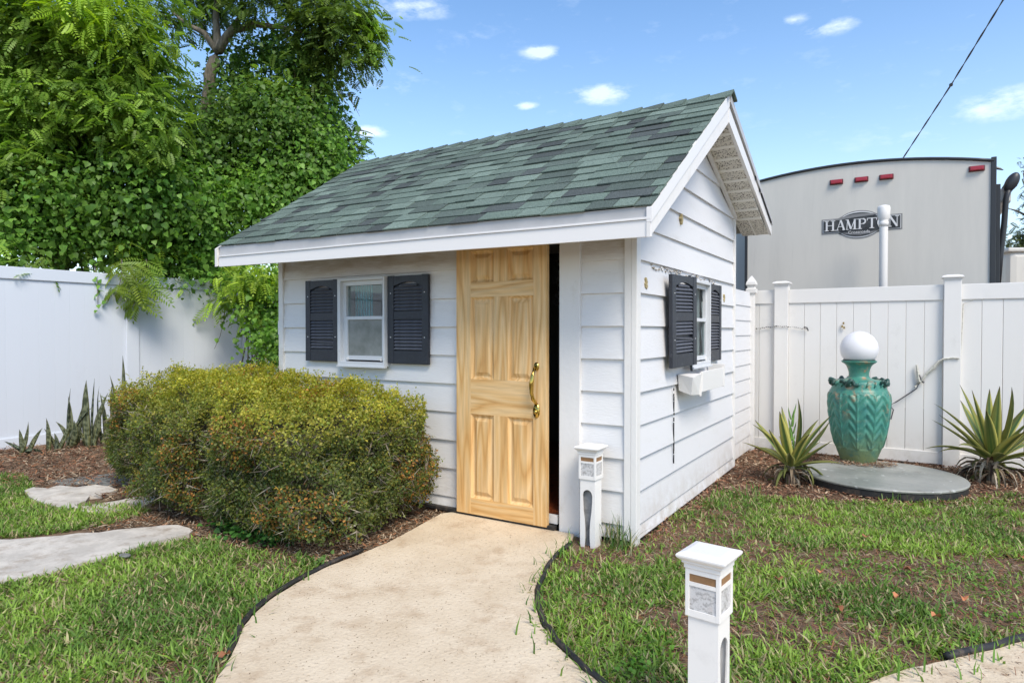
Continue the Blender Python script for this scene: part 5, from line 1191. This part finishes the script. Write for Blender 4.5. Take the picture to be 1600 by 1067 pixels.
# ------------------------------------------------------------------ hedge
EX = 3.9
LOBES = [((-3.85, -.46), (.84, .64), .97), ((-2.98, -.62), (.80, .70), .97), ((-2.13, -.75), (.685, .65), .92)]
def hedge():
    e = empty('hedge', (-2.9, -.6, 0), 0, 'rounded clipped hedge of tiny yellow green leaves in front of the shed window', 'hedge'); B_ = np.array([-2.9, -.6, 0])
    def field(P, shrink=1.0):
        """signed superellipsoid value, min over lobes (<1 inside)"""
        v_ = None
        for (cx_, cy_), (rx_, ry_), h_ in LOBES:
            q = (np.abs((P[:, 0]-cx_)/rx_)**EX+np.abs((P[:, 1]-cy_)/ry_)**EX+np.abs((P[:, 2]-h_*.52)/np.where(P[:, 2] < h_*.52, h_*.61, h_*.50))**EX)**(1/EX)
            v_ = q if v_ is None else np.minimum(v_, q)
        return v_
    pos, nor = [], []
    for li, ((cx_, cy_), (rx_, ry_), h_) in enumerate(LOBES):
        n_ = int(175000*(rx_*ry_+h_*(rx_+ry_))/2.6); d = rdir(n_)
        s_ = (np.abs(d[:, 0])**EX+np.abs(d[:, 1])**EX+np.abs(d[:, 2])**EX)**(-1/EX); u = d*s_[:, None]
        P = u*np.array([rx_, ry_, h_*.50]); P[:, 2] *= np.where(P[:, 2] < 0, 1.22, 1.0); P = P+np.array([cx_, cy_, h_*.52]); nr = norm(np.sign(u)*np.abs(u)**(EX-1)/np.array([rx_, ry_, h_*.5]))
        pos.append(P); nor.append(nr)
    P = np.concatenate(pos); Nn = np.concatenate(nor); keep = field(P) > .985
    P, Nn = P[keep], Nn[keep]
    ns_ = np.array([noise.fractal(Vector(p)*2.6, 1.0, 2.0, 3) for p in P]); n2 = np.array([noise.noise(Vector(p)*9) for p in P])
    lump = ns_*.15+n2*.045
    P = P+Nn*(lump+rng.normal(size=len(P))*.014-rng.exponential(.03, len(P)))[:, None]
    # cut away: bottom is open and ragged, wall side flattened
    k = (P[:, 2] > .07+.10*np.abs(n2)+np.where(rng.random(len(P)) < .5, .0, .06)) & (P[:, 1] < -.05) | ((P[:, 0] < -3.55) & (P[:, 2] > .12)); P, Nn, ns_, n2 = P[k], Nn[k], ns_[k], n2[k]
    kp = (n2 > -.30) | (rng.random(len(P)) < .35); P, Nn, ns_, n2 = P[kp], Nn[kp], ns_[kp], n2[kp]
    n_ = len(P); nr = norm(Nn+np.array([0, 0, .4])+rng.normal(size=(n_, 3))*.7); ln_ = norm(Nn+np.array([0, 0, .5])+rng.normal(size=(n_, 3))*.7)
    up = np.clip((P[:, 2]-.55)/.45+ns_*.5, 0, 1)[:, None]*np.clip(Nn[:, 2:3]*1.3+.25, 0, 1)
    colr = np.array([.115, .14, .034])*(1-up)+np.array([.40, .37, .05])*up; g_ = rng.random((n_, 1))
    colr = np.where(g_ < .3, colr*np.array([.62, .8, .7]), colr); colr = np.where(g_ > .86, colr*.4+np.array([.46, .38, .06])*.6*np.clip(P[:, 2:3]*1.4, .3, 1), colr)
    brown = (np.array([noise.noise(Vector(p)*2.2+Vector((9, 2, 4))) for p in P])[:, None] > .2) & (rng.random((n_, 1)) < .24); colr = np.where(brown, np.array([.42, .20, .05])*rng.uniform(.5, 1.2, (n_, 1)), colr)
    colr = colr*rng.uniform(.65, 1.4, (n_, 1))*(1+.5*n2[:, None]); sz = rng.uniform(.013, .026, n_)
    T_ = OVAL*np.array([1.15, 1, 1])
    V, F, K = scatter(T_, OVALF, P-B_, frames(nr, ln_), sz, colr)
    # stray shoots standing proud of the clipped surface
    ns2 = 1500; ii = rng.integers(0, n_, ns2); d2 = norm(Nn[ii]*.6+np.array([0, 0, .55])+rng.normal(size=(ns2, 3))*.35); Ls = rng.uniform(.03, .11, ns2); per = 9
    t2 = np.tile(np.linspace(.1, 1, per), ns2)[:, None]; base = np.repeat(P[ii], per, 0); dd = np.repeat(d2, per, 0); LL = np.repeat(Ls, per)[:, None]; m2 = len(base)
    ps = base+dd*LL*t2; l2 = norm(dd*.6+rng.normal(size=(m2, 3))*.7); n3 = norm(rng.normal(size=(m2, 3))+np.array([0, 0, .8])); c2 = np.repeat(colr[ii], per, 0)*.5+np.array([.30, .34, .06])*.5*rng.uniform(.6, 1.2, (m2, 1))
    V, F, K = merge([(V, F, K), scatter(T_, OVALF, ps-B_, frames(n3, l2), rng.uniform(.012, .022, m2), c2)])
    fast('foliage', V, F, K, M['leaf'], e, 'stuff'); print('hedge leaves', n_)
    # shaded inner mass of twigs
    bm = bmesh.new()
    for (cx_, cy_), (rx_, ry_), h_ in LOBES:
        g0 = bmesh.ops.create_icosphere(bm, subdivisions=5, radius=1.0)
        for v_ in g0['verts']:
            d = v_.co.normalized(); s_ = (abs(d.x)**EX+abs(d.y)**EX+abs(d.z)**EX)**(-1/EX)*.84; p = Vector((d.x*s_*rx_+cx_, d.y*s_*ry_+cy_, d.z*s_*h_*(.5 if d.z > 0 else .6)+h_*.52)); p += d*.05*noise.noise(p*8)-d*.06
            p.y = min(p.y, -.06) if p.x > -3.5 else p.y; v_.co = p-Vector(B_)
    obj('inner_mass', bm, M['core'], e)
    # twigs poking out on the front and bottom
    n_ = 5200; i = rng.integers(0, len(P), n_*3); cand = P[i]; m_ = (Nn[i][:, 2] < .35); cand, cn = cand[m_][:n_], Nn[i][m_][:n_]; n_ = len(cand)
    tw = np.array([[-.04, 0, 0], [.04, 0, 0], [.0, 1, 0]], float); twc = np.where(rng.random((n_, 1)) < .55, np.array([.20, .16, .12]), np.array([.33, .29, .22]))
    ln_ = norm(cn*.4+np.array([0, 0, -.1])+rng.normal(size=(n_, 3))*.8); V, F, K = scatter(tw, np.array([[0, 1, 2]]), cand-cn*.03-B_, frames(TOCAM+rng.normal(size=(n_, 3))*.4, ln_), rng.uniform(.05, .13, n_), twc); V1 = (V, F, K)
    bm = bmesh.new()
    for k_ in range(60):
        (cx_, cy_), (rx_, ry_), h_ = random.choice(LOBES); a = random.uniform(0, 6.28); p0 = Vector((cx_+random.uniform(-.4, .4)*rx_, cy_+random.uniform(-.5, .3)*ry_, 0)); p1 = Vector((p0.x+.25*math.cos(a), p0.y+.2*math.sin(a), .4)); limb(bm, [p0-Vector(B_), p0.lerp(p1, .5)-Vector(B_)+Vector((.03, .02, .05)), p1-Vector(B_)], .010, .005, 5)
    obj('stem', bm, M['twig'], e); fast('twig_spray', *V1, M['litter'], e, 'stuff')
hedge()

# ------------------------------------------------------------------ lawns, mulch and litter
BL = np.array([[-.5, 0, 0], [.5, 0, 0], [-.42, .5, .16], [.42, .5, .16], [0, 1, .12]], float); BLF = np.array([[0, 1, 3], [0, 3, 2], [2, 3, 4]])
def lawn(name, x0, x1, y0, y1, count, dens_fn, colmix, label):
    P = np.stack([rng.uniform(x0, x1, count), rng.uniform(y0, y1, count)], 1)
    bad = inside(P, path_poly) | inside(P, path_right) | inside(P, SLAB) | inside(P, STONE) | inside(P, GREY); P = P[~bad]
    d = dens_fn(P); P = P[rng.random(len(P)) < d]; n_ = len(P)
    ns_ = nse(P, 1.6, 3); ns2 = nse(P, 5, 8)
    a = rng.uniform(0, 2*math.pi, n_); el = rng.uniform(.04, .85, n_)
    ln_ = np.stack([np.cos(a)*np.cos(el), np.sin(a)*np.cos(el), np.sin(el)], 1); nr = np.stack([-np.cos(a)*np.sin(el), -np.sin(a)*np.sin(el), np.cos(el)], 1)+rng.normal(size=(n_, 3))*.3
    L = rng.uniform(.022, .072, n_)*(1+.5*ns2); wd = rng.uniform(.005, .0115, n_)
    sc_ = np.stack([wd, L, L], 1)
    g_ = rng.random((n_, 1)); t_ = np.clip(.5+ns_[:, None]*1.1+rng.normal(size=(n_, 1))*.25, 0, 1)
    col_ = np.array(colmix[0])*(1-t_)+np.array(colmix[1])*t_; col_ = np.where(g_ > .85, np.array([.40, .35, .18]), col_); col_ = np.where(g_ < .04, np.array([.28, .20, .12]), col_)
    col_ = col_*rng.uniform(.7, 1.3, (n_, 1)); pos = np.concatenate([P, rng.uniform(-.003, .012, (n_, 1))], 1)
    V, F, K = scatter(BL, BLF, pos, frames(nr, ln_), sc_, col_); o_ = fast(name, V, F, K, M['grass']); tag(o_, label, 'grass', kind='stuff'); print(name, n_)
def sm(x, a, b_): t_ = np.clip((x-a)/(b_-a), 0, 1); return t_*t_*(3-2*t_)
# right lawn bounds from photo
BR1 = [gnd(*p)[:2] for p in [(1000, 850), (1060, 800), (1130, 770), (1260, 785), (1420, 790), (1600, 770), (1750, 780), (1900, 1000), (1700, 1100), (1000, 1200), (900, 1100), (820, 960), (850, 870), (900, 862)]]
def d_right(P):
    d = np.where(inside(P, BR1), 1.0, 0.0); n1 = nse(P, 1.5, 21); n2 = nse(P, 4.5, 33)
    dirt = sm(n1+n2*.6+.5*np.exp(-(((P[:, 0]-.1)/.5)**2+((P[:, 1]-.1)/.3)**2))+1.1*np.exp(-(((P[:, 0]-1.75)/.55)**2+((P[:, 1]-.35)/.35)**2))+.6*np.exp(-(((P[:, 0]-.75)/.25)**2+((P[:, 1]+1.6)/.4)**2))+.4*np.exp(-(((P[:, 0]-2.6)/.5)**2+((P[:, 1]-1.2)/1.2)**2)), .02, .46)
    return d*(1-.90*dirt)*(.6+.4*sm(-P[:, 1], -2.5, .5))
lawn('grass', -.6, 4.6, -3.3, 2.9, 330000, d_right, ((.10, .19, .032), (.25, .38, .058)), 'patchy bright green grass right of the concrete path')
BLl = [gnd(*p)[:2] for p in [(-140, 905), (40, 880), (150, 880), (210, 862), (330, 842), (360, 858), (470, 872), (500, 885), (445, 920), (400, 955), (375, 985), (360, 1030), (330, 1080), (200, 1250), (-400, 1250)]]
BL2 = [gnd(*p)[:2] for p in [(-80, 745), (40, 745), (60, 775), (110, 792), (220, 795), (232, 803), (170, 822), (60, 838), (-80, 850)]]
def d_left(P):
    n1 = nse(P, 2.0, 5); n2 = nse(P, 6, 7)
    d = np.where(inside(P, BLl), .97, 0)+np.where(inside(P, BL2), .85, 0); near = np.exp(-(((P[:, 0]+1.1)/.5)**2+((P[:, 1]+1.45)/.25)**2))
    return d*(1-.75*sm(n1+n2*.5+near*.8, .2, .65))
lawn('grass', -7.2, .4, -4.2, .3, 400000, d_left, ((.10, .19, .032), (.25, .38, .058)), 'green grass left of the concrete path, round the cream slab')
# stray tufts against bollard, shed base, along edges
def tufts(spots, name, label, n_each, L0, L1, cols, spread=.05):
    P_, Ln, Nr, S_, K_ = [], [], [], [], []
    for (x, y) in spots:
        for k in range(n_each):
            a = random.uniform(0, 6.28); el = random.uniform(.5, 1.4); P_.append((x+random.gauss(0, spread), y+random.gauss(0, spread), 0)); Ln.append((math.cos(a)*math.cos(el), math.sin(a)*math.cos(el), math.sin(el))); Nr.append((-math.cos(a)*math.sin(el), -math.sin(a)*math.sin(el), math.cos(el)))
            L = random.uniform(L0, L1); S_.append((random.uniform(.006, .011), L, L)); K_.append(np.array(random.choice(cols))*random.uniform(.8, 1.2))
    V, F, K = scatter(BL, BLF, np.array(P_), frames(np.array(Nr), np.array(Ln)), np.array(S_), np.array(K_)); o_ = fast(name, V, F, K, M['grass']); tag(o_, label, 'grass', kind='stuff')
gg = lambda *l: [tuple(gnd(*p)[:2]) for p in l]
tufts(gg((958, 850), (966, 856), (975, 852), (962, 862)), 'grass_tuft', 'long straggly grass tuft between the path light and the shed corner', 16, .10, .26, ((.08, .15, .03), (.25, .24, .12), (.06, .12, .03)))
tufts(gg((1400, 785), (1420, 782), (1390, 788), (1180, 772), (1130, 772), (1155, 775), (1210, 690), (1225, 692)), 'grass_tuft', 'thin grass tufts along the front of the round slab', 12, .05, .14, ((.08, .17, .03), (.14, .22, .05)))
tufts([(p[0]+random.uniform(.0, .06), p[1]) for p in re[::2]]+[(p[0]-.05, p[1]) for p in le[20::3]], 'grass_tuft', 'grass blades spilling over the edging onto the path', 9, .05, .13, ((.08, .18, .03), (.16, .27, .05), (.12, .2, .05)))
# runner grass at the near right corner
tufts([(p[0]+random.uniform(-.1, .1), p[1]-random.uniform(0, .12)) for p in rp[3::2]], 'grass_tuft', 'grass runners creeping over the paving in the near right corner', 7, .05, .12, ((.12, .24, .04), (.17, .29, .05)))
# broadleaf weeds
def weeds(spots, label, n_each, s0, s1, cols, spread, hgt=.05):
    P_ = []
    for (x, y) in spots:
        for k in range(n_each): P_.append((x+random.gauss(0, spread), y+random.gauss(0, spread), random.uniform(.005, hgt)))
    P_ = np.array(P_); n_ = len(P_); nr = norm(np.array([0, 0, 1.])+rng.normal(size=(n_, 3))*.45); ln_ = rdir(n_); cc = np.array([cols[i] for i in rng.integers(0, len(cols), n_)])*rng.uniform(.8, 1.25, (n_, 1))
    V, F, K = scatter(HEART, HEARTF, P_, frames(nr, ln_), rng.uniform(s0, s1, n_), cc); o_ = fast('weed', V, F, K, M['leaf']); tag(o_, label, 'weeds', kind='stuff')
weeds(gg((1000, 1035), (1022, 1030), (992, 1055), (1015, 1010)), 'bright round-leaved weeds just left of the near path light', 45, .012, .026, [(.13, .28, .04), (.18, .33, .05)], .035)
weeds(gg((1300, 885), (1350, 890), (1400, 895), (1440, 900), (1340, 880), (1500, 890), (1520, 905), (1560, 930), (1560, 965), (1480, 900)), 'low clover-like weeds on the bare soil of the right lawn', 60, .010, .022, [(.13, .26, .04), (.17, .31, .05)], .06, .03)
weeds(gg((352, 838), (372, 846), (395, 850), (420, 856), (440, 850), (400, 842), (350, 828)), 'dark green leafy weeds growing out from under the hedge', 50, .02, .045, [(.05, .15, .03), (.08, .2, .04)], .05, .10)
weeds(gg((350, 790), (560, 770)), 'pale weed leaves by the hedge foot', 6, .02, .03, [(.2, .36, .05)], .03, .1)
weeds(gg((490, 882), (475, 878), (505, 880)), 'small weeds on the sandy strip beside the hedge', 14, .015, .03, [(.12, .22, .05)], .04, .05)
# mulch and straw
CH = np.array([[-.5, 0, 0], [.5, 0, 0], [.45, 1, .06], [-.4, .9, .04]], float); CHF = np.array([[0, 1, 2], [0, 2, 3]])
def mulch(name, label, poly, n_, cols, wr, lr, z1=.03, dens=None):
    xs_ = [p[0] for p in poly]; ys_ = [p[1] for p in poly]; P = np.stack([rng.uniform(min(xs_), max(xs_), n_), rng.uniform(min(ys_), max(ys_), n_)], 1); k = inside(P, poly) & ~inside(P, path_poly) & ~inside(P, STONE) & ~inside(P, SLAB); P = P[k]
    if dens is not None: P = P[rng.random(len(P)) < dens(P)]
    m_ = len(P); a = rng.uniform(0, 6.28, m_); ln_ = np.stack([np.cos(a), np.sin(a), rng.normal(size=m_)*.25], 1); nr = np.stack([rng.normal(size=m_)*.3, rng.normal(size=m_)*.3, np.ones(m_)], 1)
    cc = np.array([cols[i] for i in rng.integers(0, len(cols), m_)])*rng.uniform(.6, 1.3, (m_, 1)); L = rng.uniform(*lr, m_); S_ = np.stack([rng.uniform(*wr, m_), L, L], 1)
    V, F, K = scatter(CH, CHF, np.concatenate([P, rng.uniform(.002, z1, (m_, 1))], 1), frames(nr, ln_), S_, cc); o_ = fast(name, V, F, K, M['litter']); tag(o_, label, 'mulch', kind='stuff')
RED = [(.26, .12, .07), (.20, .10, .06), (.13, .07, .045), (.33, .21, .13), (.09, .055, .04), (.42, .32, .22)]
DRY = [(.28, .20, .13), (.20, .13, .08), (.38, .30, .21), (.13, .085, .055), (.30, .14, .07)]
mulch('mulch', 'red brown wood mulch bed along the right fence and round the slab', gg((1175, 700), (1700, 745), (1700, 790), (1420, 795), (1250, 790), (1130, 775), (1010, 850), (1000, 840), (1145, 722)), 42000, RED, (.004, .012), (.015, .055))
mulch('mulch', 'tangled dry mulch and straw bed along the left fence', gg((-150, 715), (60, 700), (400, 660), (420, 700), (260, 780), (200, 790), (60, 765), (-150, 760)), 34000, DRY+RED[:3], (.004, .012), (.02, .08), .05)
mulch('leaf_litter', 'brown leaf litter under and round the hedge', gg((180, 800), (300, 790), (700, 790), (690, 812), (600, 858), (520, 885), (470, 880), (330, 850), (300, 838), (230, 822), (140, 832), (130, 825)), 26000, DRY, (.003, .010), (.012, .05), .02)
mulch('thatch', 'dry brown thatch between the grass of the right lawn', BR1, 90000, DRY+RED[:2], (.0015, .004), (.02, .06), .015)
mulch('thatch', 'dry straw between the grass of the left lawn', BLl+BL2[:0], 26000, DRY, (.0015, .004), (.02, .06), .015)
mulch('thatch', 'dry straw along the grass behind the cream slab', BL2, 5000, DRY, (.0015, .004), (.02, .06), .015)
mulch('leaf_litter', 'dry debris collected round the foot of the urn', [(uc[0]+.34*math.cos(a), UY-.12+.20*math.sin(a)) for a in np.linspace(0, 6.28, 20)], 1500, RED+DRY, (.003, .008), (.01, .045), .02)
for o in bpy.data.objects:
    if o.get('label', '').startswith('dry debris'): o.location.z = .103
# tan grit on the concrete
mulch('grit', 'sparse crumbs of soil and leaf scattered on the concrete path', [(-1.5, -.2), (.4, -.4), (.9, -3), (-.9, -3)], 1, DRY, (.003, .006), (.006, .012), .003)
P = np.stack([rng.uniform(-1.6, 1.2, 2600), rng.uniform(-3.0, -.1, 2600)], 1); P = P[inside(P, path_poly)]; n_ = len(P)
V, F, K = scatter(CH, CHF, np.concatenate([P, np.full((n_, 1), .0235)], 1), frames(np.array([[0, 0, 1.]])+rng.normal(size=(n_, 3))*.12, rdir(n_)*[1, 1, .05]), np.stack([rng.uniform(.001, .004, n_), rng.uniform(.002, .010, n_), np.full(n_, .01)], 1), np.array([DRY[i] for i in rng.integers(0, 4, n_)]))
for o in [o for o in bpy.data.objects if o.name.startswith('grit')]: bpy.data.objects.remove(o)
tag(fast('grit', V, F, K, M['litter']), 'sparse crumbs of soil and leaf scattered on the concrete path', 'debris', kind='stuff')
# a few fallen leaves one can point at
FL = [(1354, 847, 'orange fallen leaf upper right on the bare soil of the right lawn'), (1283, 903, 'small red fallen leaf on the soil left of the clover weeds'), (1418, 900, 'curled red leaf among the clover weeds'), (1310, 962, 'brown leaf in the grass at the middle of the right lawn'), (1402, 943, 'rust leaf on the bare patch near the clover'), (1597, 880, 'orange leaf at the right edge of the right lawn'), (1216, 915, 'pale tan leaf just right of the near path light'), (352, 1037, 'reddish brown broken piece at the left edge of the concrete path'), (1505, 946, 'flat tan leaf by the far end of the right lawn'), (1462, 975, 'tan leaf above the near right paving')]
for i, (x, y, lb) in enumerate(FL):
    g_ = gnd(x, y); b = bmesh.new(); n_ = 9; L = .05 if i != 7 else .06
    pts = [(L*.5*math.cos(a)*(1+.15*math.sin(3*a+i)), L*.32*math.sin(a)*(1+.2*math.cos(2*a+i)), .012+.012*math.cos(2*a+i)) for a in np.linspace(0, 2*math.pi, n_, endpoint=False)]
    c_ = b.verts.new((0, 0, .006)); vs = [b.verts.new(p) for p in pts]
    for k in range(n_): b.faces.new((c_, vs[k], vs[(k+1) % n_]))
    o = obj('fallen_leaf', b, M['brownleaf']); o.location = (g_[0], g_[1], .035); o.rotation_euler = (random.uniform(-.3, .3), random.uniform(-.3, .3), random.uniform(0, 6)); tag(o, lb, 'leaf', 'fallen leaves on the lawn')
